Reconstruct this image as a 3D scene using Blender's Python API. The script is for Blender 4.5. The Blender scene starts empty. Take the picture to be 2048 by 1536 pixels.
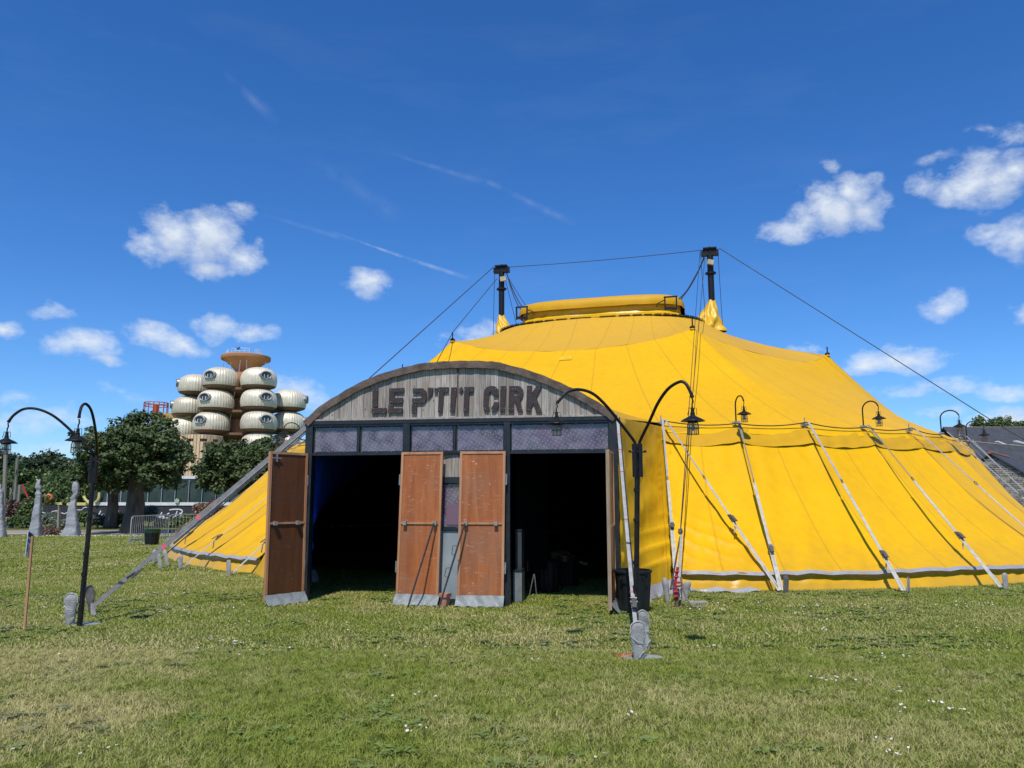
import bpy, bmesh, math, random
import numpy as np
from mathutils import Vector, Matrix, noise as mnoise
R = math.radians
random.seed(7); rng = np.random.default_rng(7)
scene = bpy.context.scene
COL = scene.collection

# ---------------------------------------------------------------- camera, sky, sun, exposure
PITCH, FPX, CAMZ = R(8.58), 1538.0, 1.6
cam_d = bpy.data.cameras.new('camera'); cam = bpy.data.objects.new('camera', cam_d); COL.objects.link(cam)
cam.location = (0, 0, CAMZ); cam.rotation_euler = (R(90) + PITCH, 0, 0)
cam_d.sensor_width = 36; cam_d.lens = 36 * FPX / 2048; cam_d.clip_end = 3000; cam_d.clip_start = 0.05
scene.camera = cam
SUN_EL, SUN_AZ = R(58), R(11)          # the sun stands behind the camera, a little to its left
Ldir = Vector((math.sin(SUN_AZ) * math.cos(SUN_EL), math.cos(SUN_AZ) * math.cos(SUN_EL), -math.sin(SUN_EL)))
sun_d = bpy.data.lights.new('sun', 'SUN'); sun_d.energy = 4.3; sun_d.angle = R(0.53); sun_d.color = (1.0, 0.95, 0.86)
sun = bpy.data.objects.new('sun', sun_d); COL.objects.link(sun)
sun.rotation_euler = Ldir.to_track_quat('-Z', 'Y').to_euler()
scene.view_settings.view_transform = 'Standard'; scene.view_settings.look = 'None'
scene.view_settings.gamma = 1; scene.view_settings.exposure = 0; scene.view_settings.use_curve_mapping = False
scene.cycles.max_bounces = 8; scene.cycles.transparent_max_bounces = 12; scene.cycles.use_denoising = True

def nd(nt, typ, props=None, **ins):
    n = nt.nodes.new(typ)
    for k, v in (props or {}).items(): setattr(n, k, v)
    for k, v in ins.items():
        s = n.inputs[int(k[1:])] if (k[0] == 'i' and k[1:].isdigit()) else n.inputs[k.replace('_', ' ')]
        if isinstance(v, bpy.types.NodeSocket): nt.links.new(v, s)
        elif isinstance(v, bpy.types.Node): nt.links.new(v.outputs[0], s)
        else:
            if isinstance(v, tuple) and len(v) == 3 and s.type == 'RGBA': v = (*v, 1)
            s.default_value = v
    return n
def mth(nt, op, a, b=0.0, c=None, clamp=False):
    d = dict(i0=a, i1=b)
    if c is not None: d['i2'] = c
    return nd(nt, 'ShaderNodeMath', {'operation': op, 'use_clamp': clamp}, **d).outputs[0]
def mixc(nt, f, a, b, mode='MIX'):
    n = nt.nodes.new('ShaderNodeMix'); n.data_type = 'RGBA'; n.blend_type = mode
    for s, v in ((n.inputs[0], f), (n.inputs[6], a), (n.inputs[7], b)):
        if isinstance(v, bpy.types.NodeSocket): nt.links.new(v, s)
        elif isinstance(v, bpy.types.Node): nt.links.new(v.outputs[0], s)
        else: s.default_value = (*v, 1) if isinstance(v, tuple) and len(v) == 3 else v
    return n.outputs[2]
def ramp(nt, f, stops, interp='LINEAR'):
    n = nt.nodes.new('ShaderNodeValToRGB'); n.color_ramp.interpolation = interp
    nt.links.new(f if isinstance(f, bpy.types.NodeSocket) else f.outputs[0], n.inputs[0])
    e = n.color_ramp.elements
    while len(e) < len(stops): e.new(0.5)
    for el, (p, c) in zip(e, stops):
        el.position = p; el.color = (*c, 1) if isinstance(c, tuple) else (c, c, c, 1)
    return n.outputs[0]
def mrange(nt, v, a, b, c=0.0, d=1.0, smooth=False):
    n = nt.nodes.new('ShaderNodeMapRange'); n.clamp = True
    if smooth: n.interpolation_type = 'SMOOTHSTEP'
    nt.links.new(v, n.inputs[0])
    for i, x in enumerate((a, b, c, d)): n.inputs[i + 1].default_value = x
    return n.outputs[0]

# pixel -> place helpers (positions measured on the photograph, 2048 x 1536)
def ray(px, py):
    x, yc = (px - 1024) / FPX, -(py - 768) / FPX
    return Vector((x, math.cos(PITCH) - yc * math.sin(PITCH), math.sin(PITCH) + yc * math.cos(PITCH)))
def A(px, py, Y):
    d = ray(px, py); return Vector((0, 0, CAMZ)) + d * (Y / d.y)
def G(px, py, z=0.0):
    d = ray(px, py); return Vector((0, 0, CAMZ)) + d * ((z - CAMZ) / d.z)

# ---- world
def azel(px, py):
    d = ray(px, py).normalized(); return math.atan2(d.x, d.y), math.asin(d.z)
world = bpy.data.worlds.new('World'); scene.world = world; world.use_nodes = True
wn = world.node_tree; wn.nodes.clear()
CLOUDS = [  # centre px, centre py, half width px, half height px, amount
 (352,462,62,44,1.0),(420,470,72,50,1.15),(490,500,60,30,.85),(415,525,64,24,.75),(300,490,52,26,.7),(485,422,36,18,.4),
 (300,668,58,28,.85),(360,682,60,22,.8),(430,645,62,24,.8),(505,658,56,22,.75),
 (105,626,52,18,.6),(165,690,88,30,.85),(210,727,50,16,.55),(5,650,42,20,.75),(735,565,54,24,.82),(715,572,44,14,.45),
 (962,655,50,30,.6),(930,682,70,14,.45),(590,775,85,26,.7),(620,792,60,16,.55),
 (1600,455,92,34,.9),(1655,425,96,52,1.1),(1712,380,54,40,.9),(1735,420,52,46,.9),(1675,325,28,18,.4),
 (1965,350,90,60,1.1),(2020,325,62,42,1.0),(1850,372,44,32,.6),(1900,385,56,30,.7),(2025,250,60,22,.4),(1960,255,58,14,.3),
 (1975,465,50,26,.7),(2030,480,64,48,.95),(1895,615,58,24,.7),(2040,628,44,26,.7),(1865,310,46,16,.3),
 (1800,712,125,28,.9),(1745,716,66,18,.7),(1850,772,120,18,.6),(1990,772,80,18,.6),(1790,780,60,14,.4),
 (2000,832,80,28,.95),(1940,850,70,16,.6),(1610,694,64,10,.4),(1880,820,70,10,.4),
 (60,850,190,24,.45),(100,905,190,22,.35),(40,812,80,16,.3),(20,960,260,50,.35),(240,790,90,16,.2),
 (815,512,60,4,.0)]
grp = bpy.data.node_groups.new('cloud_cover', 'ShaderNodeTree')
grp.interface.new_socket('P', in_out='INPUT', socket_type='NodeSocketVector')
grp.interface.new_socket('D', in_out='OUTPUT', socket_type='NodeSocketFloat')
gi = grp.nodes.new('NodeGroupInput'); go = grp.nodes.new('NodeGroupOutput')
wob = nd(grp, 'ShaderNodeTexNoise', Vector=gi.outputs[0], Scale=13.0, Detail=4.0)
wv = nd(grp, 'ShaderNodeVectorMath', {'operation': 'SCALE'}, i0=nd(grp, 'ShaderNodeVectorMath', {'operation': 'SUBTRACT'}, i0=wob.outputs[1], i1=(.5, .5, .5)))
wv.inputs[3].default_value = 0.062
pd = nd(grp, 'ShaderNodeVectorMath', {'operation': 'ADD'}, i0=gi.outputs[0], i1=wv)
acc = None
for (cx, cy, hw, hh, amt) in CLOUDS:
    if amt <= 0: continue
    a0, e0 = azel(cx, cy); ex = abs(azel(cx, cy - hh)[1] - e0) * 1.35; ax = abs(azel(cx + hw, cy)[0] - a0) * 1.15
    s = nd(grp, 'ShaderNodeVectorMath', {'operation': 'SUBTRACT'}, i0=pd, i1=(a0, e0, 0))
    m = nd(grp, 'ShaderNodeVectorMath', {'operation': 'MULTIPLY'}, i0=s, i1=(1 / ax, 1 / ex, 0))
    l = nd(grp, 'ShaderNodeVectorMath', {'operation': 'LENGTH'}, i0=m)
    v = mth(grp, 'MULTIPLY', mth(grp, 'SUBTRACT', 1.0, l.outputs[1], clamp=True), amt * 1.15)
    acc = v if acc is None else mth(grp, 'MAXIMUM', acc, v)
# the same kind of scattered cloud goes on outside the frame
sep = nd(grp, 'ShaderNodeSeparateXYZ', Vector=gi.outputs[0])
gen = nd(grp, 'ShaderNodeTexNoise', Vector=nd(grp, 'ShaderNodeVectorMath', {'operation': 'MULTIPLY'}, i0=gi.outputs[0], i1=(1.0, 2.2, 1)), Scale=5.0, Detail=1.0)
outside = mrange(grp, mth(grp, 'ABSOLUTE', sep.outputs[0]), .62, .75)
genv = mth(grp, 'MULTIPLY', mrange(grp, gen.outputs[0], .58, .74), mth(grp, 'MULTIPLY', outside, mrange(grp, sep.outputs[1], 1.1, .7)))
acc = mth(grp, 'MAXIMUM', acc, genv)
n1 = nd(grp, 'ShaderNodeTexNoise', Vector=nd(grp, 'ShaderNodeVectorMath', {'operation': 'MULTIPLY'}, i0=gi.outputs[0], i1=(1.0, 1.5, 1)), Scale=27.0, Detail=7.0, Roughness=.66)
d1 = mth(grp, 'ADD', acc, mth(grp, 'MULTIPLY', mth(grp, 'SUBTRACT', n1.outputs[0], .5), 1.9))
dens = mth(grp, 'MULTIPLY', mth(grp, 'MULTIPLY', mrange(grp, d1, .06, 1.10), .95), mrange(grp, acc, .05, .22))
halo = mth(grp, 'MULTIPLY', mrange(grp, mth(grp, 'ADD', acc, mth(grp, 'MULTIPLY', mth(grp, 'SUBTRACT', n1.outputs[0], .5), 2.4)), .25, 1.5), mth(grp, 'MULTIPLY', mrange(grp, acc, .0, .16), .75))
dens = mth(grp, 'MAXIMUM', dens, halo)
grp.links.new(dens, go.inputs[0])

tc = nd(wn, 'ShaderNodeTexCoord'); sx = nd(wn, 'ShaderNodeSeparateXYZ', Vector=tc.outputs['Generated'])
az = mth(wn, 'ARCTAN2', sx.outputs[0], sx.outputs[1]); el = mth(wn, 'ARCSINE', sx.outputs[2])
P = nd(wn, 'ShaderNodeCombineXYZ', X=az, Y=el)
def cl(vec):
    g = wn.nodes.new('ShaderNodeGroup'); g.node_tree = grp; wn.links.new(vec, g.inputs[0]); return g.outputs[0]
D0 = cl(P.outputs[0])
D1 = cl(nd(wn, 'ShaderNodeVectorMath', {'operation': 'ADD'}, i0=P, i1=(-.006, .022, 0)).outputs[0])
shade = mth(wn, 'SUBTRACT', 1.0, mth(wn, 'MULTIPLY', D1, .62))
ccol = mixc(wn, shade, (.42, .52, .72), (.80, .87, .95))
sky = nd(wn, 'ShaderNodeTexSky', {'sky_type': 'NISHITA', 'sun_disc': False, 'sun_elevation': SUN_EL,
     'sun_rotation': R(180) + SUN_AZ, 'air_density': 1.0, 'dust_density': 0.0, 'ozone_density': 3.0, 'altitude': 0})
SKYS = 0.091
skyc = nd(wn, 'ShaderNodeVectorMath', {'operation': 'SCALE'}, i0=sky); skyc.inputs[3].default_value = SKYS
hs = nd(wn, 'ShaderNodeHueSaturation', Color=mixc(wn, 1.0, skyc, (.90, 1.20, 1.60), 'MULTIPLY'), Saturation=1.12, Value=1.0, Hue=.503)
# thin high cirrus streaks
cir = nd(wn, 'ShaderNodeTexNoise', Vector=nd(wn, 'ShaderNodeMapping', Vector=P.outputs[0], Rotation=(0, 0, R(25)), Scale=(1.6, 7, 1)), Scale=2.0, Detail=4.0, Roughness=.62)
cirv = mth(wn, 'MULTIPLY', mrange(wn, cir.outputs[0], .50, .85), .035)
skyf = mixc(wn, cirv, hs.outputs[0], (.75, .82, .92))
# the long trail in the middle of the sky
trn = nd(wn, 'ShaderNodeTexNoise', Vector=P.outputs[0], Scale=50.0, Detail=5.0)
for (xa, ya, xb, yb, w0, w1, amt) in ((700, 476, 920, 551, .0016, .0040, .36), (800, 312, 985, 368, .003, .006, .09), (985, 368, 1130, 438, .004, .007, .11), (650, 335, 790, 430, .010, .016, .06), (480, 175, 535, 225, .006, .010, .12), (565, 440, 700, 480, .004, .004, .08)):
    a0, e0 = azel(xa, ya); a1, e1 = azel(xb, yb); ln = math.hypot(a1 - a0, e1 - e0); ca, sa = (a1 - a0) / ln, (e1 - e0) / ln
    rel = nd(wn, 'ShaderNodeVectorMath', {'operation': 'SUBTRACT'}, i0=P, i1=(a0, e0, 0))
    along = nd(wn, 'ShaderNodeVectorMath', {'operation': 'DOT_PRODUCT'}, i0=rel, i1=(ca, sa, 0)).outputs['Value']
    across = mth(wn, 'ABSOLUTE', nd(wn, 'ShaderNodeVectorMath', {'operation': 'DOT_PRODUCT'}, i0=rel, i1=(-sa, ca, 0)).outputs['Value'])
    wdt = mrange(wn, along, 0, ln, w0, w1)
    tr = mth(wn, 'MULTIPLY', mth(wn, 'SUBTRACT', 1.0, mth(wn, 'DIVIDE', across, wdt), clamp=True), mth(wn, 'MULTIPLY', mrange(wn, along, -.03, .03), mrange(wn, along, ln + .02, ln - .02)))
    skyf = mixc(wn, mth(wn, 'MULTIPLY', tr, mth(wn, 'MULTIPLY', mrange(wn, trn.outputs[0], .3, .65), amt)), skyf, (.7, .8, .93))
final = mixc(wn, D0, skyf, ccol)
bg = nd(wn, 'ShaderNodeBackground', Color=final, Strength=1.0)
wo = nd(wn, 'ShaderNodeOutputWorld', Surface=bg)
world.cycles.sampling_method = 'MANUAL'; world.cycles.sample_map_resolution = 512

# ---------------------------------------------------------------- mesh + object helpers
def tagp(o, label=None, cat=None, group=None, kind=None):
    if label: o['label'] = label
    if cat: o['category'] = cat
    if group: o['group'] = group
    if kind: o['kind'] = kind
    return o
def thing(name, loc, label, cat, group=None, rz=0.0):
    e = bpy.data.objects.new(name, None); e.location = loc; e.rotation_euler = (0, 0, rz); e.empty_display_size = .1
    COL.objects.link(e); return tagp(e, label, cat, group)
def linkmesh(name, me, mats, parent=None, world_coords=True, smooth=False):
    for m in (mats if isinstance(mats, (list, tuple)) else [mats]): me.materials.append(m)
    o = bpy.data.objects.new(name, me); COL.objects.link(o)
    if smooth: me.shade_smooth()
    if parent is not None:
        o.parent = parent
        if world_coords:
            r = parent; off = Vector(r.location)
            while r.parent is not None: r = r.parent; off += Vector(r.location)
            o.location = -off
    return o
def new_mesh(name, V, F, UV=None):
    me = bpy.data.meshes.new(name); me.from_pydata([tuple(v) for v in V], [], F)
    if UV is not None:
        uvl = me.uv_layers.new(name='UVMap')
        for lp in me.loops: uvl.data[lp.index].uv = UV[lp.vertex_index]
    me.validate(); me.update(); return me
def mesh_np(name, V, Q):
    V = np.asarray(V, dtype=np.float32); Q = np.asarray(Q, dtype=np.int32)
    me = bpy.data.meshes.new(name); k = Q.shape[1]
    me.vertices.add(len(V)); me.vertices.foreach_set('co', V.ravel())
    me.loops.add(Q.size); me.loops.foreach_set('vertex_index', Q.ravel())
    me.polygons.add(len(Q)); me.polygons.foreach_set('loop_start', np.arange(0, Q.size, k, dtype=np.int32))
    me.update(calc_edges=True); return me
class MB:
    """collects shapes for ONE mesh object"""
    def __init__(s): s.V = []; s.F = []; s.M = []; s.mi = 0; s.sm = []
    def add(s, V, F):
        b = len(s.V); s.V += [Vector(v) for v in V]; s.F += [tuple(b + i for i in f) for f in F]; s.M += [s.mi] * len(F); return s
    def box(s, c, d, rot=None):
        c = Vector(c); h = Vector(d) / 2
        pts = [Vector((x * h.x, y * h.y, z * h.z)) for x in (-1, 1) for y in (-1, 1) for z in (-1, 1)]
        if rot is not None: pts = [rot @ p for p in pts]
        return s.add([c + p for p in pts], [(0, 1, 3, 2), (4, 6, 7, 5), (0, 4, 5, 1), (2, 3, 7, 6), (0, 2, 6, 4), (1, 5, 7, 3)])
    def beam(s, a, b, w, h, up=(0, 0, 1), w2=None, h2=None):
        a, b = Vector(a), Vector(b); t = (b - a).normalized(); sd = t.cross(Vector(up))
        if sd.length < 1e-4: sd = t.cross(Vector((1, 0, 0)))
        sd.normalize(); n = sd.cross(t).normalized(); w2 = w2 or w; h2 = h2 or h
        V = []
        for p, ww, hh in ((a, w, h), (b, w2, h2)):
            for i, j in ((-1, -1), (1, -1), (1, 1), (-1, 1)): V.append(p + sd * i * ww / 2 + n * j * hh / 2)
        return s.add(V, [(3, 2, 1, 0), (4, 5, 6, 7), (0, 1, 5, 4), (1, 2, 6, 5), (2, 3, 7, 6), (3, 0, 4, 7)])
    def hexa(s, bot, top):   # 4 + 4 corner points
        return s.add(list(bot) + list(top), [(3, 2, 1, 0), (4, 5, 6, 7), (0, 1, 5, 4), (1, 2, 6, 5), (2, 3, 7, 6), (3, 0, 4, 7)])
    def tube(s, pts, r, n=8, cap=True, r2=None):
        pts = [Vector(p) for p in pts]; m = len(pts); V = []; F = []
        t0 = (pts[1] - pts[0]).normalized(); ref = Vector((0, 0, 1)) if abs(t0.z) < .9 else Vector((1, 0, 0))
        u = t0.cross(ref).normalized()
        for i, p in enumerate(pts):
            t = (pts[min(i + 1, m - 1)] - pts[max(i - 1, 0)]).normalized()
            u = (u - t * u.dot(t)); u = u.normalized() if u.length > 1e-6 else t.orthogonal().normalized()
            v = t.cross(u); rr = r if r2 is None else r + (r2 - r) * i / (m - 1)
            if isinstance(r, (list, tuple)): rr = r[i]
            for j in range(n):
                a = 2 * math.pi * j / n; V.append(p + (u * math.cos(a) + v * math.sin(a)) * rr)
        for i in range(m - 1):
            for j in range(n):
                k = (j + 1) % n; F.append((i * n + j, i * n + k, (i + 1) * n + k, (i + 1) * n + j))
        if cap: F.append(tuple(range(n - 1, -1, -1))); F.append(tuple((m - 1) * n + j for j in range(n)))
        return s.add(V, F)
    def lathe(s, prof, c=(0, 0, 0), n=16, sx=1, sy=1, cap=True, rot=None):
        V = []; F = []; m = len(prof); c = Vector(c)
        for (r, z) in prof:
            for j in range(n):
                a = 2 * math.pi * j / n; p = Vector((r * math.cos(a) * sx, r * math.sin(a) * sy, z))
                V.append(c + (rot @ p if rot is not None else p))
        for i in range(m - 1):
            for j in range(n):
                k = (j + 1) % n; F.append((i * n + j, i * n + k, (i + 1) * n + k, (i + 1) * n + j))
        if cap: F.append(tuple(range(n - 1, -1, -1))); F.append(tuple((m - 1) * n + j for j in range(n)))
        return s.add(V, F)
    def prism(s, poly, f0, f1):   # poly of 2d points, f0/f1 map a 2d point to front / back place
        n = len(poly); V = [f0(*p) for p in poly] + [f1(*p) for p in poly]
        F = [tuple(range(n)), tuple(range(2 * n - 1, n - 1, -1))] + [(i, i + n, (i + 1) % n + n, (i + 1) % n) for i in range(n)]
        return s.add(V, F)
    def grid(s, fn, nu, nv, closed=False):
        V = [fn(i / nu, j / nv) for j in range(nv + 1) for i in range(nu + (0 if closed else 1))]
        w = nu if closed else nu + 1
        F = [(j * w + i, j * w + (i + 1) % w, (j + 1) * w + (i + 1) % w, (j + 1) * w + i) for j in range(nv) for i in range(nu)]
        return s.add(V, F)
    def mesh(s, name):
        me = new_mesh(name, s.V, s.F)
        if any(s.M) and len(me.polygons) == len(s.M):
            me.polygons.foreach_set('material_index', s.M)
        return me
    def build(s, name, mats, parent=None, world_coords=True, smooth=False, bevel=0):
        me = s.mesh(name)
        if smooth == 'auto':
            me.shade_smooth()
            try: me.set_sharp_from_angle(angle=R(35))
            except Exception: pass
            smooth = False
        return linkmesh(name, me, mats, parent, world_coords, smooth)
def copy_tree(o, parent=None):
    c = o.copy(); COL.objects.link(c); c.parent = parent
    for ch in list(o.children): copy_tree(ch, c)
    return c
def curve_pts(pts, n=6):   # Catmull-Rom through the points
    pts = [Vector(p) for p in pts]; P_ = [2 * pts[0] - pts[1]] + pts + [2 * pts[-1] - pts[-2]]; out = []
    for i in range(1, len(P_) - 2):
        for k in range(n):
            t = k / n; a, b, c, d = P_[i - 1], P_[i], P_[i + 1], P_[i + 2]
            out.append(.5 * ((2 * b) + (c - a) * t + (2 * a - 5 * b + 4 * c - d) * t * t + (3 * b - a - 3 * c + d) * t ** 3))
    out.append(pts[-1]); return out
def sagline(a, b, sag, n=12):
    a, b = Vector(a), Vector(b); return [a.lerp(b, i / n) - Vector((0, 0, sag * 4 * (i / n) * (1 - i / n))) for i in range(n + 1)]

# ---------------------------------------------------------------- materials
def newmat(name):
    m = bpy.data.materials.new(name); m.use_nodes = True; nt = m.node_tree; nt.nodes.clear()
    out = nd(nt, 'ShaderNodeOutputMaterial'); b = nd(nt, 'ShaderNodeBsdfPrincipled'); nt.links.new(b.outputs[0], out.inputs[0])
    return m, nt, b
def simple(name, c1, c2=None, scale=6.0, detail=5.0, rough=.6, metal=0.0, bump=0.0, bscale=None, stretch=(1, 1, 1), lo=.35, hi=.65, spec=.5, rnd=0.0, sheen=0.0, coat=0.0):
    m, nt, b = newmat(name); tcn = nd(nt, 'ShaderNodeTexCoord')
    mp = nd(nt, 'ShaderNodeMapping', Vector=tcn.outputs['Object'], Scale=stretch)
    no = nd(nt, 'ShaderNodeTexNoise', Vector=mp, Scale=scale, Detail=detail, Roughness=.6)
    col = mixc(nt, mrange(nt, no.outputs[0], lo, hi), c1, c2 or tuple(x * .7 for x in c1))
    if rnd:
        oi = nd(nt, 'ShaderNodeObjectInfo'); cb = nd(nt, 'ShaderNodeCombineXYZ', X=mth(nt, 'MULTIPLY', oi.outputs['Random'], 23.0)); nt.links.new(cb.outputs[0], mp.inputs['Location'])
        hv = nd(nt, 'ShaderNodeHueSaturation', Color=col, Value=mrange(nt, oi.outputs['Random'], 0, 1, 1 - rnd, 1 + rnd)); col = hv.outputs[0]
    nt.links.new(col, b.inputs['Base Color'])
    b.inputs['Roughness'].default_value = rough; b.inputs['Metallic'].default_value = metal
    b.inputs['Specular IOR Level'].default_value = spec
    if sheen: b.inputs['Sheen Weight'].default_value = sheen
    if coat: b.inputs['Coat Weight'].default_value = coat
    rr = nd(nt, 'ShaderNodeTexNoise', Vector=mp, Scale=scale * 2.7, Detail=3.0)
    nt.links.new(mrange(nt, rr.outputs[0], .3, .7, max(0.02, rough - .12), min(1, rough + .12)), b.inputs['Roughness'])
    if bump:
        bn = nd(nt, 'ShaderNodeTexNoise', Vector=mp, Scale=bscale or scale * 4, Detail=6.0)
        bp = nd(nt, 'ShaderNodeBump', Strength=bump, Distance=.02, Height=bn); nt.links.new(bp.outputs[0], b.inputs['Normal'])
    return m
def canvas(name, c1, c2, back, rough=.5, seams=True, sheen=.0):
    m, nt, b = newmat(name); tcn = nd(nt, 'ShaderNodeTexCoord'); O = tcn.outputs['Object']
    big = nd(nt, 'ShaderNodeTexNoise', Vector=O, Scale=.55, Detail=5.0, Roughness=.6)
    fine = nd(nt, 'ShaderNodeTexNoise', Vector=O, Scale=55.0, Detail=3.0)
    strk = nd(nt, 'ShaderNodeTexNoise', Vector=nd(nt, 'ShaderNodeMapping', Vector=O, Scale=(2.5, 2.5, .35)), Scale=2.2, Detail=6.0)
    f = mth(nt, 'ADD', mth(nt, 'MULTIPLY', mrange(nt, big.outputs[0], .35, .7), .5), mth(nt, 'MULTIPLY', mrange(nt, strk.outputs[0], .42, .70), .45))
    col = mixc(nt, f, c1, c2)
    spk = nd(nt, 'ShaderNodeTexNoise', Vector=O, Scale=9.0, Detail=8.0, Roughness=.75)
    col = mixc(nt, mth(nt, 'MULTIPLY', mrange(nt, spk.outputs[0], .62, .74), .20), col, (.22, .15, .05))
    col = mixc(nt, mth(nt, 'MULTIPLY', mrange(nt, fine.outputs[0], .3, .7), .16), col, tuple(x * .55 for x in c2))
    zs_ = nd(nt, 'ShaderNodeSeparateXYZ', Vector=O); st_ = nd(nt, 'ShaderNodeTexNoise', Vector=nd(nt, 'ShaderNodeMapping', Vector=O, Scale=(3, 3, 1.2)), Scale=1.3, Detail=7.0, Roughness=.7)
    col = mixc(nt, mth(nt, 'MULTIPLY', mrange(nt, mth(nt, 'ADD', zs_.outputs[2], mth(nt, 'MULTIPLY', mth(nt, 'SUBTRACT', st_.outputs[0], .5), -1.6)), .85, .05), .30), col, (.30, .20, .05))
    h = mth(nt, 'ADD', mth(nt, 'MULTIPLY', fine.outputs[0], .12), mth(nt, 'MULTIPLY', strk.outputs[0], .8))
    if seams:
        uv = nd(nt, 'ShaderNodeSeparateXYZ', Vector=tcn.outputs['UV'])
        fr = mth(nt, 'ABSOLUTE', mth(nt, 'SUBTRACT', mth(nt, 'FRACT', uv.outputs[0]), .5))
        sm = mrange(nt, fr, .482, .495); col = mixc(nt, mth(nt, 'MULTIPLY', sm, .5), col, (.4, .22, .02))
        h = mth(nt, 'ADD', h, mth(nt, 'MULTIPLY', mrange(nt, fr, .47, .485), .5))
    bp = nd(nt, 'ShaderNodeBump', Strength=.38, Distance=.03, Height=h)
    nt.links.new(bp.outputs[0], b.inputs['Normal'])
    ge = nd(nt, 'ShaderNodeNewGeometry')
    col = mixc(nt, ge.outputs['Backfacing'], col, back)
    nt.links.new(col, b.inputs['Base Color'])
    b.inputs['Roughness'].default_value = rough; b.inputs['Specular IOR Level'].default_value = .18 if rough > .35 else .40; b.inputs['Sheen Weight'].default_value = sheen; b.inputs['Sheen Roughness'].default_value = .45
    b.inputs['Sheen Tint'].default_value = (.9, .85, .8, 1)
    return m
YEL, YEL2 = (.80, .445, .001), (.70, .370, .003)
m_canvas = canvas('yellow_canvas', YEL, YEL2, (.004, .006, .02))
m_canvas_up = canvas('yellow_canvas_painted_sheen', (.66, .37, .022), (.59, .33, .040), (.004, .006, .02), rough=.6, sheen=.03)  # tan sheen of glancing light painted into the upper roof's yellow
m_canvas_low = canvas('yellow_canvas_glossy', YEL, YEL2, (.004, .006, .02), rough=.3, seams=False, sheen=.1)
m_blue = simple('blue_lining', (.012, .085, .80), (.01, .065, .62), scale=1.5, rough=.5, bump=.3, bscale=3)
m_greyband = simple('grey_pvc', (.36, .36, .38), (.28, .28, .30), scale=3, rough=.5, bump=.2)
m_greycover = simple('grey_cover', (.36, .36, .355), (.24, .24, .235), scale=9, rough=.8, bump=.5, bscale=60)
m_black = simple('black_paint', (.006, .006, .007), (.014, .013, .013), scale=14, rough=.45, bump=.15, bscale=60, spec=.3)
m_navy = simple('dark_steel_frame', (.008, .012, .016), (.018, .024, .028), scale=5, rough=.45, bump=.2, bscale=40)
m_strap = simple('silver_webbing', (.42, .415, .40), (.30, .295, .285), scale=11, rough=.6, bump=.5, bscale=140)
m_strapw = simple('white_webbing', (.53, .515, .46), (.38, .365, .32), scale=11, rough=.65, bump=.4, bscale=140)
m_rope = simple('rope', (.30, .27, .22), (.18, .16, .14), scale=40, rough=.85, bump=.6, bscale=200)
m_cable = simple('dark_cable', (.03, .03, .035), rough=.6)
m_red = simple('red_plastic', (.45, .03, .03), (.32, .02, .025), scale=20, rough=.4)
m_steel = simple('galvanised_steel', (.50, .51, .52), (.36, .37, .38), scale=25, rough=.42, metal=.75, bump=.1)
m_rust = simple('rusty_sheet', (.075, .050, .038), (.16, .115, .09), scale=7, detail=9, rough=.75, bump=.5, bscale=30, metal=.1)
m_letter = simple('rusted_letters', (.026, .018, .018), (.045, .028, .026), scale=10, rough=.65, bump=.4, bscale=50)
m_bolt = simple('bolt', (.35, .33, .3), rough=.4, metal=.7)
m_zinc = simple('zinc_sheet', (.33, .37, .39), (.24, .29, .31), scale=5, rough=.5, metal=.1, bump=.25, bscale=7, stretch=(1, 1, .4))
m_bin = simple('black_bin_plastic', (.008, .010, .011), (.013, .016, .016), scale=4, rough=.5, spec=.3)
m_vault = simple('dark_tarp', (.05, .05, .05), rough=.8)
m_terra = simple('terracotta', (.42, .14, .09), (.50, .30, .22), scale=9, rough=.85, bump=.3)
m_stone = simple('grey_slate', (.32, .335, .355), (.24, .255, .275), scale=2.2, detail=9, rough=.75, bump=1.0, bscale=7)
m_bark = simple('bark', (.055, .045, .036), (.13, .115, .095), scale=5, detail=9, rough=.95, bump=1.0, bscale=14, stretch=(1, 1, .22))
m_pole = simple('timber_pole', (.26, .25, .19), (.18, .17, .13), scale=4, rough=.85, bump=.4, stretch=(1, 1, .1))
m_stakewood = simple('stake_wood', (.45, .25, .12), (.36, .19, .09), scale=6, rough=.8, bump=.3, stretch=(1, 1, .12))
m_slate = simple('slate_roof', (.035, .038, .048), (.06, .063, .075), scale=1.6, detail=9, rough=.75, bump=.5, bscale=14)
m_ridge = simple('ridge_tile', (.34, .12, .07), (.26, .10, .07), rough=.8)
m_gravel = simple('tarmac_path', (.27, .22, .17), (.34, .29, .23), scale=3, rough=.9, bump=.4, bscale=80)
m_white = simple('white_paint', (.75, .75, .73), (.62, .62, .6), scale=3, rough=.5)
m_yellowp = simple('pale_yellow_paint', (.72, .62, .22), rough=.5)
m_orange = simple('orange_paint', (.75, .22, .05), rough=.6)
m_darkwall = simple('black_wall', (.022, .021, .026), (.034, .033, .038), scale=1.5, rough=.6)
m_bwall_line = simple('white_lettering', (.78, .78, .78), rough=.6)
m_curtain = simple('black_curtain', (.006, .006, .007), rough=.9, spec=.1)
m_pinktape = simple('pink_tape', (.7, .05, .12), rough=.5)
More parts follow.
